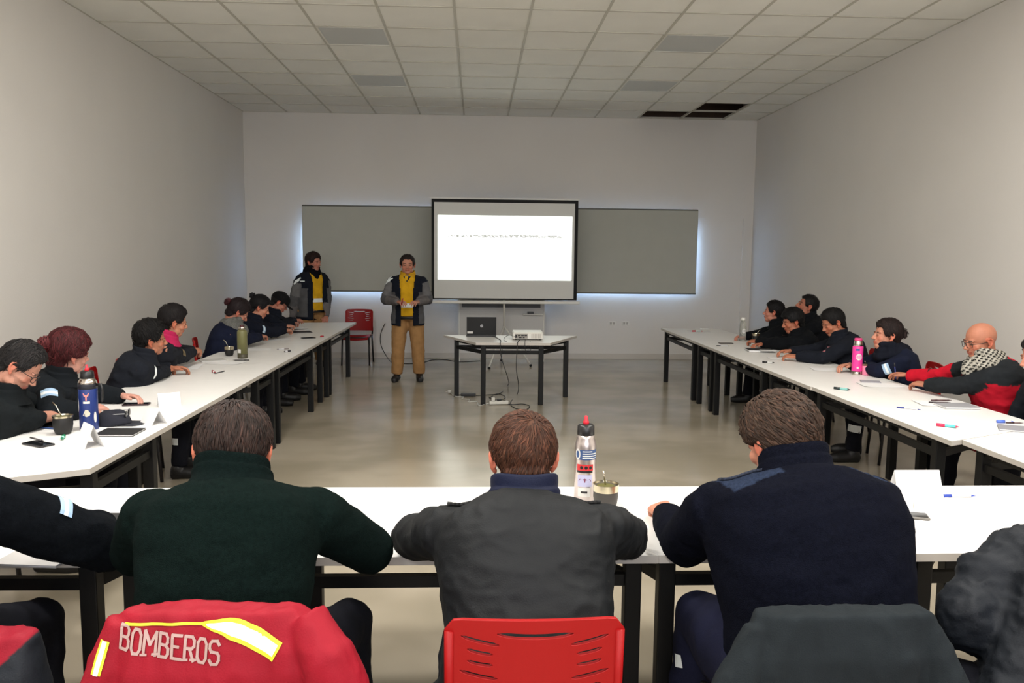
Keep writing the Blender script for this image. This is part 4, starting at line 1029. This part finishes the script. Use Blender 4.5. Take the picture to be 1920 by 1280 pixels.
LET = {'B': [[(0, 0), (0, 1), (.7, 1), (.92, .85), (.92, .65), (.75, .52), (0, .52)], [(.75, .52), (1, .38), (1, .15), (.8, 0), (0, 0)]], 'O': [[(.25, 0), (0, .2), (0, .8), (.25, 1), (.75, 1), (1, .8), (1, .2), (.75, 0), (.25, 0)]],
       'M': [[(0, 0), (0, 1), (.5, .45), (1, 1), (1, 0)]], 'E': [[(1, 0), (0, 0), (0, 1), (1, 1)], [(0, .52), (.7, .52)]], 'R': [[(0, 0), (0, 1), (.75, 1), (1, .85), (1, .62), (.75, .5), (0, .5)], [(.5, .5), (1, 0)]],
       'S': [[(0, .18), (.25, 0), (.78, 0), (1, .18), (1, .38), (.8, .5), (.2, .55), (0, .68), (0, .85), (.22, 1), (.75, 1), (1, .84)]]}
SERIF = {'M': [(0, 0), (1, 0)], 'R': [(0, 0), (1, 0)], 'B': [], 'E': [], 'O': [], 'S': []}
lh = .047; lw = .0198; x = 243.0; qs = []
for i, ch in enumerate('BOMBEROS'):
    wl_ = lw*(1.25 if ch == 'M' else 1); px0 = x; py0 = 1194+.13*(x-240)+(0 if i else -2)
    u0, v0 = uvp(px0, py0)
    for st in LET[ch]: qs += strokeq([(u0+a*wl_, v0+b_*lh-.13*a*wl_) for a, b_ in st], .0062, 0, .008)
    for (a, b_) in SERIF[ch]: qs += strokeq([(u0+a*wl_-.006, v0+b_*lh), (u0+a*wl_+.006, v0+b_*lh)], .005, 0, .008)
    x += (wl_+.0085)*835
decal(rtree, qs, org, (1, 0, 0), (0, 0, 1), 'lettering', [M_let], rt, off=.0035, depth=.3)
DY = 1.80
def dx(mb):
    a = aty(1420, 1175, DY-.01); b = aty(1378, 1290, DY-.05); mb.tube([a, a.lerp(b, .5), b, b+V((-.02, 0, -.15))], [.03, .04, .05, .05], 14)
    a = aty(1740, 1175, DY-.01); b = aty(1776, 1290, DY-.05); mb.tube([a, a.lerp(b, .5), b, b+V((.02, 0, -.15))], [.03, .04, .05, .05], 14)
drape([(1145, 1424, 1740), (1154, 1414, 1748), (1180, 1410, 1752), (1220, 1402, 1758), (1290, 1392, 1768), (1400, 1385, 1775), (1520, 1385, 1775)], DY, (28, 33, 36), 'plain dark grey jacket hung over the chair behind the large person in navy', m=M_cloth, seed=5, extra=dx)
def rb(p):
    return srgb(130, 12, 32) if p.z > .68+.9*(p.x+1.15) and p.x > -1.4 else srgb(26, 30, 36)
drape([(1184, -120, 58), (1192, -130, 72), (1215, -140, 72), (1250, -150, 80), (1290, -150, 90), (1400, -150, 95), (1520, -150, 95)], 1.84, rb, 'red and black jacket hung over the chair at the bottom left corner', seed=8)
# ------------------------------------------------------------------ small things on the tables
Z = TZ+.0012
def place(o, x, y, rz=0, z=Z): p = atz(x, y, TZ); o.location = (p.x, p.y, z); o.rotation_euler = (0, 0, R(rz)); return o
def loose(name, label, cat, group=None): return thing(name, label, cat, group=group)
M_glass = mat('screen_glass', srgb(16, 17, 20), .08); M_phone = mat('phone_body', srgb(30, 30, 34), .3)
def phone(x, y, rz, label, body=None, w=.076, l=.158):
    t = loose('phone', label, 'phone', 'phones on the tables'); MB().box(-w/2, w/2, -l/2, l/2, 0, .009).build('body', body or M_phone, t, bevel=.004)
    MB().box(-w/2+.004, w/2-.004, -l/2+.006, l/2-.006, .009, .0096).build('screen', M_glass, t); return place(t, x, y, rz)
def pen(x, y, rz, label, col=(40, 50, 120), dz=0, l=.145, capc=None, tilt=None, r=.0042, name='pen', body=(205, 205, 210)):
    t = loose(name, label, name, 'pens and markers on the tables'); h = l/2
    MB().tube([(0, -h+.02, r), (0, h-.008, r)], r, 8).build('barrel', mat('pen_%d_%d_%d' % body, srgb(*body), .35), t, smooth=True)
    MB().tube([(0, h-.045, r), (0, h, r)], [r*1.18, r*1.1], 8).build('cap', mat('pen_%d_%d_%d' % (capc or col), srgb(*(capc or col)), .4), t, smooth=True)
    MB().tube([(0, -h+.02, r), (0, -h, r)], [r*.9, .001], 8).build('tip', mat('pen_%d_%d_%d' % col, srgb(*col), .4), t, smooth=True)
    return place(t, x, y, rz, Z+dz)
def marker(x, y, rz, label, col, body=(225, 225, 225), l=.125, dz=0): return pen(x, y, rz, label, col, l=l, r=.0085, name='marker', body=body, dz=dz)
def paper(x, y, rz, label, w=.21, l=.297, dz=0, n=8):
    mb = MB(); rs = []
    for i in range(n+1):
        yy = -l/2+l*i/n; lift = .004*abs(math.sin(i*1.3+x))*(abs(2*i/n-1)**3)
        rs.append([V((-w/2, yy, lift)), V((w/2, yy, lift*.5)), V((w/2, yy, lift*.5+.0008)), V((-w/2, yy, lift+.0008))])
    mb.rings(rs); o = tag(mb.build('paper_sheet', M_paper), label, 'paper', 'paper sheets on the tables'); return place(o, x, y, rz, Z+dz)
def notebook(x, y, rz, label, cover=(60, 60, 66), w=.15, l=.21, h=.012, dz=0, top=True):
    t = loose('notebook', label, 'notebook'); MB().box(-w/2, w/2, -l/2, l/2, .002, h-.002).build('pages', M_paper, t)
    m = mat('cover_%d_%d_%d' % cover, srgb(*cover), .6); MB().box(-w/2-.003, w/2+.003, -l/2-.003, l/2+.003, 0, .002).build('cover', m, t)
    if top: MB().box(-w/2-.003, w/2+.003, -l/2-.003, l/2+.003, h-.002, h).build('cover', m, t)
    return place(t, x, y, rz, Z+dz)
def card(x, y, rz, label, w=.2, h=.1):
    mb = MB(); d = .045
    prof = [(-d, 0), (0, h), (d, 0), (d-.001, 0), (0, h-.002), (-d+.001, 0)]
    mb.rings([[V((s*w/2, a, b_)) for a, b_ in prof] for s in (-1, 1)], cap=False)
    o = tag(mb.build('name_card', M_paper), label, 'name card', 'folded name cards'); md = o.modifiers.new('s', 'SOLIDIFY'); md.thickness = .0006; return place(o, x, y, rz)
def mate(x, y, label, cup=(16, 15, 15), rim=(200, 190, 165), s=1., rimh=.018, straw=(.035, .02, .085), pink=False):
    t = loose('mate_cup', label, 'mate cup', 'mate cups with straws')
    prof = [(.026, 0), (.034, .004), (.04, .02), (.044, .045), (.043, .07), (.041, .082)] if not pink else [(.033, 0), (.035, .003), (.036, .05), (.038, .09), (.036, .09)]
    MB().lathe([(r*s, z*s) for r, z in prof]).build('cup', mat('cup_%d_%d_%d' % cup, srgb(*cup), .55), t, smooth=True)
    zt = .08*s if not pink else .088*s
    mb = MB(); rs = []
    for r, z in ((.041, zt-rimh*s), (.0445, zt-rimh*s+.002), (.046, zt+.010), (.0425, zt+.010), (.040, zt-.002)): rs.append([V((r*s*math.cos(a), r*s*math.sin(a), z)) for a in [2*math.pi*k/24 for k in range(24)]])
    mb.rings(rs, cap=False)
    if not pink: autosmooth(mb.build('rim', mat('rim_metal', srgb(*rim), .25, 1.0), t))
    MB().lathe([(.040*s, zt-.006), (.039*s, zt+.001), (.02*s, zt+.004), (.001, zt+.005)]).build('yerba', mat('yerba', srgb(92, 88, 40), .95, bump=.8, bscale=300), t, smooth=True)
    p0 = V((0, 0, zt-.01)); p1 = V((straw[0]*.6, straw[1]*.6, zt+straw[2]*.75)); p2 = V((straw[0], straw[1], zt+straw[2]))
    MB().tube([p0, p1, p2], [.003, .0032, .0045], 8).build('straw', mat('straw_metal', srgb(206, 200, 180), .25, 1.0), t, smooth=True)
    return place(t, x, y)
def patchcyl(name, r, a0, a1, z0, z1, m, t, off=.0008, shape=None, n=10):
    mb = MB()
    if shape is None:
        rs = [[V(((r+off)*math.cos(a), (r+off)*math.sin(a), z)) for z in (z0, z1)] for a in [a0+(a1-a0)*k/n for k in range(n+1)]]
        for i in range(n): mb.add([rs[i][0], rs[i+1][0], rs[i+1][1], rs[i][1]], [(0, 1, 2, 3)])
    else:
        ac, zc = (a0+a1)/2, (z0+z1)/2; pts = [V(((r+off)*math.cos(ac+(a1-a0)/2*u), (r+off)*math.sin(ac+(a1-a0)/2*u), zc+(z1-z0)/2*v)) for u, v in shape]
        mb.add([V(((r+off)*math.cos(ac), (r+off)*math.sin(ac), zc))]+pts, [(0, i+1, (i+1) % len(pts)+1) for i in range(len(pts))])
    return mb.build(name, m, t)
CIRC = [(math.cos(2*math.pi*k/20), math.sin(2*math.pi*k/20)) for k in range(20)]
FC = R(-90)
M_bluet = mat('thermos_blue', srgb(26, 48, 112), .4); M_pinkt = mat('thermos_pink', srgb(232, 58, 150), .4); M_olive = mat('olive', srgb(108, 106, 66), .5)
M_stick = mat('sticker_white', srgb(212, 210, 205), .6); M_redspout = mat('spout_red', srgb(214, 34, 52), .4); M_sred = mat('sticker_red', srgb(190, 40, 44), .6); M_sblue = mat('sticker_blue', srgb(52, 78, 122), .6)
def spout(t, z, s=1):
    MB().lathe([(.012*s, z), (.012*s, z+.012), (.007*s, z+.02), (.006*s, z+.034), (.003, z+.036)]).build('spout', M_redspout, t, smooth=True)
# blue thermos
t = loose('thermos', 'blue thermos with red spout, handle and stickers on the left row', 'thermos')
MB().lathe([(.046, 0), (.048, .004), (.048, .235), (.046, .24)]).build('body', M_bluet, t, smooth=True)
MB().lathe([(.0485, .225), (.0488, .25), (.046, .256)]).build('band', mat('navy_band', srgb(28, 30, 40), .5), t, smooth=True)
MB().lathe([(.048, .252), (.0475, .262), (.040, .275), (.036, .282)]).build('neck', M_steel, t, smooth=True)
MB().lathe([(.034, .28), (.036, .284), (.034, .318), (.028, .322)]).build('lid', M_dark, t, smooth=True); spout(t, .32)
MB().tube([(.044, 0, .245), (.072, 0, .248), (.078, 0, .22), (.074, 0, .16), (.07, 0, .15)], [.008, .008, .008, .007, .005], 8).build('handle', M_dark, t, smooth=True)
patchcyl('sticker', .048, FC-.1, FC+.55, .165, .205, mat('sticker_pinkred', srgb(222, 130, 120), .6), t, shape=[(-1, 1), (1, 1), (.7, .2), (.25, 0), (.2, -1), (-.2, -1), (-.25, 0), (-.7, .2)])
patchcyl('sticker', .048, FC-.1, FC+.1+.5, .148, .16, M_stick, t)
patchcyl('sticker', .048, FC-.2, FC+.6, .075, .115, mat('sticker_cream', srgb(200, 196, 178), .6), t, shape=[(-1, -.6), (-.6, .3), (-.2, 1), (.4, .9), (1, 0), (.8, -.7), (0, -1)])
patchcyl('sticker', .048, FC-1.25, FC-.75, .1, .18, M_stick, t, shape=CIRC)
patchcyl('sticker', .048, FC+.95, FC+1.3, .04, .1, M_stick, t, shape=CIRC)
place(t, 168, 804)
# steel thermos on the front table
t = loose('thermos', 'steel thermos with black lid, red spout and printed stickers on the front table', 'thermos')
r = .043
MB().lathe([(.041, 0), (r, .004), (r, .215), (.040, .232), (.034, .25), (.034, .262)]).build('body', mat('thermos_steel', srgb(196, 186, 182), .3, .85), t, smooth=True)
MB().lathe([(.033, .26), (.0345, .264), (.0335, .298), (.026, .305)]).build('lid', M_dark, t, smooth=True); spout(t, .303)
patchcyl('sticker', r, FC-.95, FC+1.1, .168, .208, M_sblue, t)
for z in (.173, .182, .191, .2): patchcyl('print', r, FC-.4, FC+(1.05 if z < .195 else .5), z, z+.004, M_stick, t, off=.0014)
patchcyl('badge', r, FC-1.15, FC-.6, .168, .212, M_stick, t, off=.0014, shape=CIRC); patchcyl('badge', r, FC-1.05, FC-.7, .176, .204, M_sblue, t, off=.002, shape=CIRC)
patchcyl('sticker', r, FC-.95, FC+.65, .125, .15, M_sred, t)
for k in range(3): patchcyl('ring_mark', r, FC-.62+.42*k, FC-.32+.42*k, .131, .144, M_dark, t, off=.0015, shape=CIRC)
patchcyl('sticker', r, FC-.95, FC+.6, .116, .125, M_dark, t)
patchcyl('sticker', r, FC-.85, FC+.55, .06, .108, mat('sticker_lilac', srgb(176, 176, 206), .6), t)
patchcyl('print', r, FC-.75, FC+.45, .078, .094, mat('sticker_plum', srgb(120, 60, 84), .6), t, off=.0014, shape=[(-1, -.4), (-.8, .7), (-.4, .3), (0, 1), (.4, .3), (.8, .8), (1, -.5), (0, -1)])
patchcyl('sticker', r, FC-.8, FC+.4, .02, .056, M_stick, t); patchcyl('print', r, FC-.5, FC+.1, .034, .042, M_dark, t, off=.0014)
place(t, 1096, 935)
# pink thermos
t = loose('thermos', 'pink thermos with steel neck and white round sticker on the right row', 'thermos')
MB().lathe([(.04, 0), (.041, .003), (.041, .03)]).build('base', M_steel, t, smooth=True)
MB().lathe([(.0415, .03), (.0425, .034), (.0425, .235), (.040, .242)]).build('body', M_pinkt, t, smooth=True)
MB().lathe([(.039, .24), (.036, .26), (.032, .282), (.03, .29)]).build('neck', M_steel, t, smooth=True)
MB().lathe([(.031, .288), (.032, .29), (.032, .305), (.028, .31)]).build('lid', mat('lid_pink', srgb(206, 60, 120), .5), t, smooth=True)
patchcyl('sticker', .0425, FC-.75, FC+.45, .125, .18, M_stick, t, shape=CIRC); patchcyl('print', .0425, FC-.5, FC+.2, .137, .168, mat('sticker_rose', srgb(226, 160, 190), .6), t, off=.0015, shape=CIRC)
patchcyl('sticker', .0425, FC-.8, FC-.1, .205, .222, mat('sticker_navy', srgb(60, 80, 140), .6), t)
patchcyl('sticker', .0425, FC-.5, FC-.1, .055, .07, M_stick, t)
place(t, 1606, 702)
mate(1624, 703, 'pink mate cup right beside the pink thermos', cup=(226, 130, 160), pink=True, straw=(-.02, 0, .03))
# olive bottle
t = loose('bottle', 'olive green bottle with steel neck and small white label on the left row', 'bottle')
MB().lathe([(.044, 0), (.0455, .003), (.0455, .04)]).build('base', mat('olive_dark', srgb(66, 62, 44), .5), t, smooth=True)
MB().lathe([(.0455, .04), (.0455, .235), (.043, .25), (.034, .262)]).build('body', M_olive, t, smooth=True)
MB().lathe([(.032, .26), (.032, .288), (.03, .29)]).build('neck', M_steel, t, smooth=True)
MB().lathe([(.02, .288), (.018, .305), (.01, .308)]).build('lid', mat('maroon', srgb(70, 30, 34), .5), t, smooth=True)
patchcyl('paper_label', .0455, FC-.85, FC-.05, .05, .085, M_stick, t)
place(t, 455, 671)
mate(430, 667, 'black mate cup with steel rim beside the olive bottle', s=.95, straw=(-.05, 0, .075))
mate(119, 813, 'black leather mate cup with metal rim beside the blue thermos', s=1.12, rimh=.002, straw=(-.06, .02, .075))
mate(1135, 953, 'mate cup with wide steel rim beside the steel thermos', cup=(60, 56, 52), s=1.1, straw=(-.012, .0, .06), rim=(216, 200, 180))
mate(1417, 640, 'black mate cup beside the clear water bottle', s=1.05, straw=(.05, 0, .05))
# clear bottle
t = loose('water_bottle', 'clear plastic water bottle with white cap and label on the right row', 'bottle')
mg2 = mat('clear_plastic', srgb(214, 214, 206), .15, trans=.75)
MB().lathe([(.036, 0), (.039, .004), (.039, .17), (.036, .2), (.024, .235), (.02, .245)]).build('body', mg2, t, smooth=True)
MB().lathe([(.026, .243), (.027, .246), (.025, .272), (.02, .276)]).build('cap', M_white, t, smooth=True)
patchcyl('paper_label', .039, FC-.5, FC+.6, .09, .15, M_stick, t, shape=CIRC)
place(t, 1392, 639)
# left row items
phone(72, 834, 60, 'dark phone with a pen lying on it, left row near the frame edge')
pen(70, 829, 55, 'thin pen resting on the dark phone at the left', (60, 56, 58), dz=.011, body=(90, 86, 88), l=.13)
marker(118, 823, 20, 'short green capped marker in front of the leather mate cup', (30, 120, 84), (150, 206, 190), l=.09)
phone(92, 800, 70, 'blue edged phone under the hands of the person with glasses', mat('phone_blue', srgb(60, 84, 130), .3), w=.1, l=.17)
phone(256, 759, -80, 'maroon phone beside the peaked cap', mat('phone_maroon', srgb(48, 26, 32), .35))
notebook(225, 812, 90, 'black folder on the left row next to the blue thermos', (24, 24, 26), .16, .2, .01)
card(168, 835, -48, 'folded white name card in front of the blue thermos', .15, .11)
card(288, 793, -40, 'folded white name card beside the peaked cap, open side to the viewer', .13, .08)
card(317, 760, 28, 'folded white name card farthest along the left row table', .13, .08)
# peaked cap with sunglasses
t = loose('peaked_cap', 'dark navy peaked cap lying between the blue thermos and name cards', 'cap')
mb = MB(); rs = []
for i in range(12):
    ph = R(90)*i/11; rs.append([V((.085*math.cos(a)*max(.05, math.cos(ph))**.7, .1*math.sin(a)*max(.05, math.cos(ph))**.7, .078*math.sin(ph)+.006*math.sin(2*a+i*.4))) for a in [2*math.pi*k/28 for k in range(28)]])
mb.rings(rs); mb.build('crown', mat('cap_cloth', srgb(20, 22, 34), .9, bump=.3), t, smooth=True)
mb = MB(); rs = []
for i in range(11):
    a = R(-70)+R(140)*i/10; rs.append([V((.075*math.sin(a), .07*math.cos(a)+.02, .006)), V((.08*math.sin(a), .1+.075*math.cos(a), .002)), V((.08*math.sin(a), .1+.075*math.cos(a), .0)), V((.075*math.sin(a), .07*math.cos(a)+.02, .0))])
mb.rings(rs); mb.build('brim', mat('cap_brim', srgb(34, 36, 44), .8), t, smooth=True); place(t, 212, 795, -85)
t = loose('sunglasses', 'dark sunglasses resting on the peaked cap', 'sunglasses'); mb = MB()
for s_ in (-1, 1):
    mb2 = MB(); mb2.ell((s_*.034, 0, .02), (.03, .006, .021)); mb2.build('lens', mat('dark_lens', srgb(18, 18, 22), .08), t, smooth=True)
    MB().tube([(s_*.064, 0, .03), (s_*.068, .06, .028), (s_*.066, .12, .012)], [.003, .0025, .002], 6).build('temple', mat('temple_grey', srgb(150, 150, 150), .3), t, smooth=True)
MB().tube([(-.01, 0, .026), (0, -.003, .029), (.01, 0, .026)], .0025, 6).build('bridge', M_lens, t, smooth=True); place(t, 240, 793, 100, Z+.035)
paper(352, 688, 10, 'blank paper sheet in front of the young person with the arm stripe')
marker(401, 699, 30, 'red capped marker near the first visible table joint', (150, 30, 40), l=.1)
pen(411, 699, -15, 'dark pen beside the red capped marker', (50, 50, 54), body=(70, 70, 74))
notebook(398, 676, -60, 'thin white pad beside the forearm of the person with the raspberry collar', (190, 188, 184), .15, .21, .008)
paper(425, 680, 80, 'loose paper sheet between the white pad and the olive bottle')
pen(452, 676, -85, 'black pen lying in front of the olive bottle', (24, 24, 26), body=(30, 30, 32))
paper(480, 655, -80, 'paper sheet to the right of the olive bottle')
paper(520, 636, -75, 'paper sheet under the sleeve of the person with the grey scarf')
marker(538, 660, -25, 'small dark marker on the left row past the olive bottle', (50, 46, 50), (190, 188, 190), l=.1)
pen(530, 655, -70, 'thin grey pen beside the small dark marker', (120, 110, 110), l=.12)
phone(578, 634, -60, 'dark phone near the far joint of the left row')
marker(603, 632, -30, 'red marker cap end near the inner edge of the left row', (170, 40, 50), l=.06)
notebook(560, 623, -70, 'open dark clipboard under the papers being read', (34, 28, 34), .22, .3, .006)
paper(553, 617, -65, 'white sheets held by the person with the top bun', dz=.01)
# right row items
paper(1310, 621, 80, 'paper sheet at the far end of the right row')
pen(1322, 618, 90, 'white marker at the far end of the right row', (220, 220, 220), r=.009, name='marker', body=(225, 225, 222), l=.14)
marker(1308, 622, 85, 'red capped marker at the far end of the right row', (190, 30, 60), (190, 206, 204), l=.14)
phone(1361, 644, 88, 'brown grey phone in front of the clear water bottle', mat('phone_brown', srgb(84, 78, 74), .5))
pen(1356, 649, 80, 'black pen beside the brown grey phone', (24, 24, 26))
notebook(1424, 658, 84, 'black folder under the hands of the person with the badge', (20, 20, 22), .2, .26, .02)
paper(1440, 661, 80, 'white sheet lying on the black folder of the right row', .12, .16, dz=.022)
paper(1470, 672, 80, 'paper sheet under the wrist of the person with the badge')
marker(1441, 681, 60, 'black capped marker near the inner edge of the right row', (22, 22, 24), (200, 200, 196), l=.11)
paper(1555, 693, 78, 'paper sheet left of the pink thermos')
paper(1650, 722, 80, 'paper sheet under the writing hand of the bald person')
notebook(1632, 716, 70, 'thin grey pad in front of the pink mate cup', (160, 158, 166), .1, .14, .006)
marker(1579, 731, 48, 'teal and black capped marker near the inner edge', (26, 40, 40), (120, 176, 170), l=.12)
pen(1704, 767, 52, 'blue ballpoint pen lying alone on the right row', (50, 60, 130))
notebook(1793, 763, 86, 'white notebook with grey edge in front of the bald person', (150, 150, 154), .16, .22, .014)
paper(1760, 757, 80, 'paper sheet partly under the white notebook', .21, .28)
pen(1765, 752, 88, 'brown pen above the white notebook', (70, 40, 44), body=(80, 50, 52), dz=.002)
pen(1762, 756, 84, 'dark pen just below the brown pen', (40, 24, 30), body=(60, 36, 42), dz=.002)
marker(1777, 801, 52, 'marker with teal band and red cap near the right frame edge', (214, 44, 84), (90, 186, 186), l=.12)
marker(1885, 793, 84, 'white marker with blue cap at the right frame edge', (80, 110, 200), (226, 226, 226), l=.1)
pen(1903, 794, 82, 'thin dark pen touching the blue capped marker', (60, 40, 44), body=(120, 100, 100), l=.1)
notebook(1912, 806, 60, 'grey edged notebook cut by the right frame edge', (140, 140, 146), .15, .21, .01)
# front table
card(1716, 928, 0, 'wide folded white name card on the front table', .19, .105)
pen(1796, 932, 88, 'blue ballpoint pen beside the wide name card', (40, 70, 170), r=.0055)
phone(1703, 968, 72, 'grey phone beside the large person in navy on the front table', mat('phone_grey', srgb(110, 106, 100), .3), w=.07, l=.14)
notebook(222, 985, 0, 'black tablet case on the front table beside the green fleece', (28, 28, 30), .16, .2, .012)
notebook(75, 1046, 84, 'white notepad under the black sleeve at the lower left', (180, 178, 176), .15, .2, .008)
pen(96, 934, 60, 'blue pen by the shoulder at the left frame edge', (50, 60, 150), l=.12)
# pen held by the bald person
p = R6['hands'][0] @ V((-.03, .075, .0)); t = thing('pen', 'blue pen held upright in the hand of the bald person', 'pen', p)
MB().tube([(0, 0, -.04), (-.01, .012, .06)], .0042, 8).build('barrel', mat('pen_blue', srgb(40, 50, 120), .4), t, smooth=True)
MB().tube([(-.0095, .011, .055), (-.012, .015, .085)], .005, 8).build('cap', M_dark, t, smooth=True)
# ------------------------------------------------------------------ laptop, projector and cables
p = atz(903, 631, TZ)
t = thing('laptop', 'black open laptop seen from behind with round silver logo', 'laptop', (p.x, p.y, Z))
MB().box(-.185, .175, 0, .24, 0, .018).build('base', M_dark, t, bevel=.004)
T_ = Matrix.Translation((0, .0, .02)) @ Euler((R(12), 0, 0)).to_matrix().to_4x4()
MB().box(-.18, .175, -.006, .004, 0, .225, M=T_).build('lid', mat('lid_black', srgb(24, 25, 28), .35), t, bevel=.003)
def onlid(x0, x1, z0, z1, nm, m): MB().box(x0, x1, -.0075, -.006, z0, z1, M=T_).build(nm, m, t)
mb = MB(); mb.rings([[T_ @ V((.018*math.cos(a), yy, .115+.018*math.sin(a))) for a in [2*math.pi*k/20 for k in range(20)]] for yy in (-.006, -.0078)]); mb.build('logo', mat('logo_silver', srgb(190, 190, 196), .3, .6), t)
mb = MB()
for k in (-1, 1): mb.tube([T_ @ V((k*.006-.003, -.0082, .103)), T_ @ V((k*.006+.003, -.0082, .127))], .0013, 6)
mb.build('logo_mark', M_dark, t); onlid(-.172, -.105, .02, .045, 'sticker', M_stick)
p = atz(990, 638, TZ)
t = thing('projector', 'white projector with ports facing the viewer on the trapezoid table', 'projector', (p.x, p.y, Z))
MB().box(-.178, .178, 0, .24, .012, .085).build('housing', M_white, t, bevel=.012)
MB().box(-.17, .17, .01, .23, .085, .1).build('top_cover', mat('cover_white', srgb(234, 236, 228), .4), t, bevel=.008)
for q in ((-.12, .01, .02, .07), ): MB().box(-.15, -.005, -.002, .002, .02, .075).build('port_panel', mat('port_grey', srgb(150, 146, 138), .6), t)
for (x0, z0, w_, h_) in ((-.148, .03, .02, .035), (-.118, .05, .03, .014), (-.08, .05, .03, .014), (-.042, .05, .03, .014), (-.11, .026, .035, .014), (-.06, .026, .02, .012)): MB().box(x0, x0+w_, -.0045, -.001, z0, z0+h_).build('port', M_dark, t)
mb = MB()
for k in range(9): mb.box(.04+.013*k, .046+.013*k, -.002, .001, .025, .075)
mb.build('vent_grille', mat('vent_grey', srgb(176, 170, 160), .6), t)
mb = MB(); rs = [[V((.09+.028*math.cos(a), y_, .05+.028*math.sin(a))) for a in [2*math.pi*k/20 for k in range(20)]] for y_ in (.235, .26)]; mb.rings(rs); mb.build('lens', M_glass, t, smooth=True)
for sx_ in (-.14, .14): MB().tube([(sx_, .04, 0), (sx_, .04, .014)], .012, 10).build('foot', M_rubber, t)
M_cb = mat('cable_black', srgb(26, 26, 26), .6); M_cw = mat('cable_white', srgb(196, 194, 186), .5)
def smoothpts(pts, n=6):
    out = []; P_ = [pts[0]]+pts+[pts[-1]]
    for i in range(1, len(P_)-2):
        for k in range(n):
            f = k/n; a, b_, c_, d_ = P_[i-1], P_[i], P_[i+1], P_[i+2]
            out.append(.5*((2*b_)+(c_-a)*f+(2*a-5*b_+4*c_-d_)*f*f+(3*b_-a-3*c_+d_)*f*f*f))
    return out+[pts[-1]]
def cable(pts, r, m, label, name='cable'):
    o = tag(MB().tube(smoothpts([V(p) for p in pts]), r, 7).build(name, m, smooth=True), label, 'cable'); return o
fl = lambda x, y: atz(x, y, .006)
ed = 8.895
cable([atz(925, 630, TZ+.012), atz(938, 637, TZ+.006), atz(938, 642, TZ+.004), aty(938, 648, ed), aty(940, 670, ed), aty(953, 712, ed), fl(952, 722), fl(938, 737), fl(915, 740), fl(893, 741)], .0045, M_cb, 'black laptop cable hanging from the trapezoid table to the adapter')
cable([atz(975, 637, TZ+.03), atz(971, 641, TZ+.006), aty(970, 648, ed), aty(968, 690, ed), aty(972, 720, ed), fl(970, 738), fl(957, 755), fl(966, 765), fl(985, 768), fl(993, 761), fl(980, 757), fl(962, 758), fl(950, 757)], .0045, M_cb, 'black projector cable hanging down to the coil on the floor')
cable([aty(985, 636, 9.05), aty(984, 645, ed), aty(986, 658, ed), aty(992, 661, ed), aty(995, 655, ed), aty(994, 640, 9.05)], .003, M_cb, 'short thin cable looped below the projector')
cable([atz(967, 632, TZ+.05), atz(955, 628, TZ+.03), atz(946, 633, TZ+.005), atz(945, 638, TZ+.005), atz(950, 640, TZ+.004)], .003, M_cb, 'thin cable arching beside the projector on the table')
t = thing('power_adapter', 'black laptop power adapter on the floor under the table', 'adapter', fl(878, 742)); q = fl(878, 742)
MB().box(-.09, .09, -.035, .035, 0, .035).build('brick', M_dark, t, bevel=.006)
MB().tube([(-.09, 0, .015), (-.13, .01, .006)], .005, 7).build('cord_stub', M_cb, t)
cable([fl(846, 738), fl(855, 743), fl(870, 744), fl(866, 747), fl(880, 749), fl(878, 753), fl(893, 753), fl(898, 760), fl(912, 757), fl(918, 757)], .005, M_cw, 'white extension lead snaking to the power strip')
t = thing('plug', 'white round plug at the end of the extension lead', 'plug', fl(843, 737))
MB().ell((0, 0, .022), (.028, .028, .022)).build('plug_body', M_cw, t, smooth=True); MB().tube([(-.02, 0, .02), (-.05, 0, .012)], .004, 6).build('pin', M_steel, t)
q = fl(935, 757); t = thing('power_strip', 'white power strip with plugs on the floor beneath the table', 'power strip', q, .12)
MB().box(-.11, .11, -.03, .03, 0, .035).build('housing', M_cw, t, bevel=.006)
for k in (-1, 0, 1): MB().box(k*.06-.018, k*.06+.018, -.018, .018, .035, .037).build('outlet', mat('outlet_dark', srgb(60, 58, 56), .6), t)
MB().box(-.085, -.045, -.02, .02, .037, .075).build('plug', M_cw, t, bevel=.006); MB().box(-.02, .03, -.018, .018, .037, .06).build('plug', M_dark, t, bevel=.004)
cable([q+V((-.07, 0, .085)), fl(920, 744), fl(932, 738), fl(946, 742), fl(944, 748), fl(925, 749), fl(917, 744)], .004, M_cb, 'black cord looped above the power strip')
w0 = BACK-.045
cable([aty(722, 606, w0), aty(714, 625, w0), aty(714, 645, w0), aty(722, 663, w0), fl(735, 679), fl(760, 681), fl(790, 680), fl(812, 674), fl(835, 674), fl(862, 678), fl(900, 676)], .006, M_cb, 'black cable coming down the back wall and along the floor')
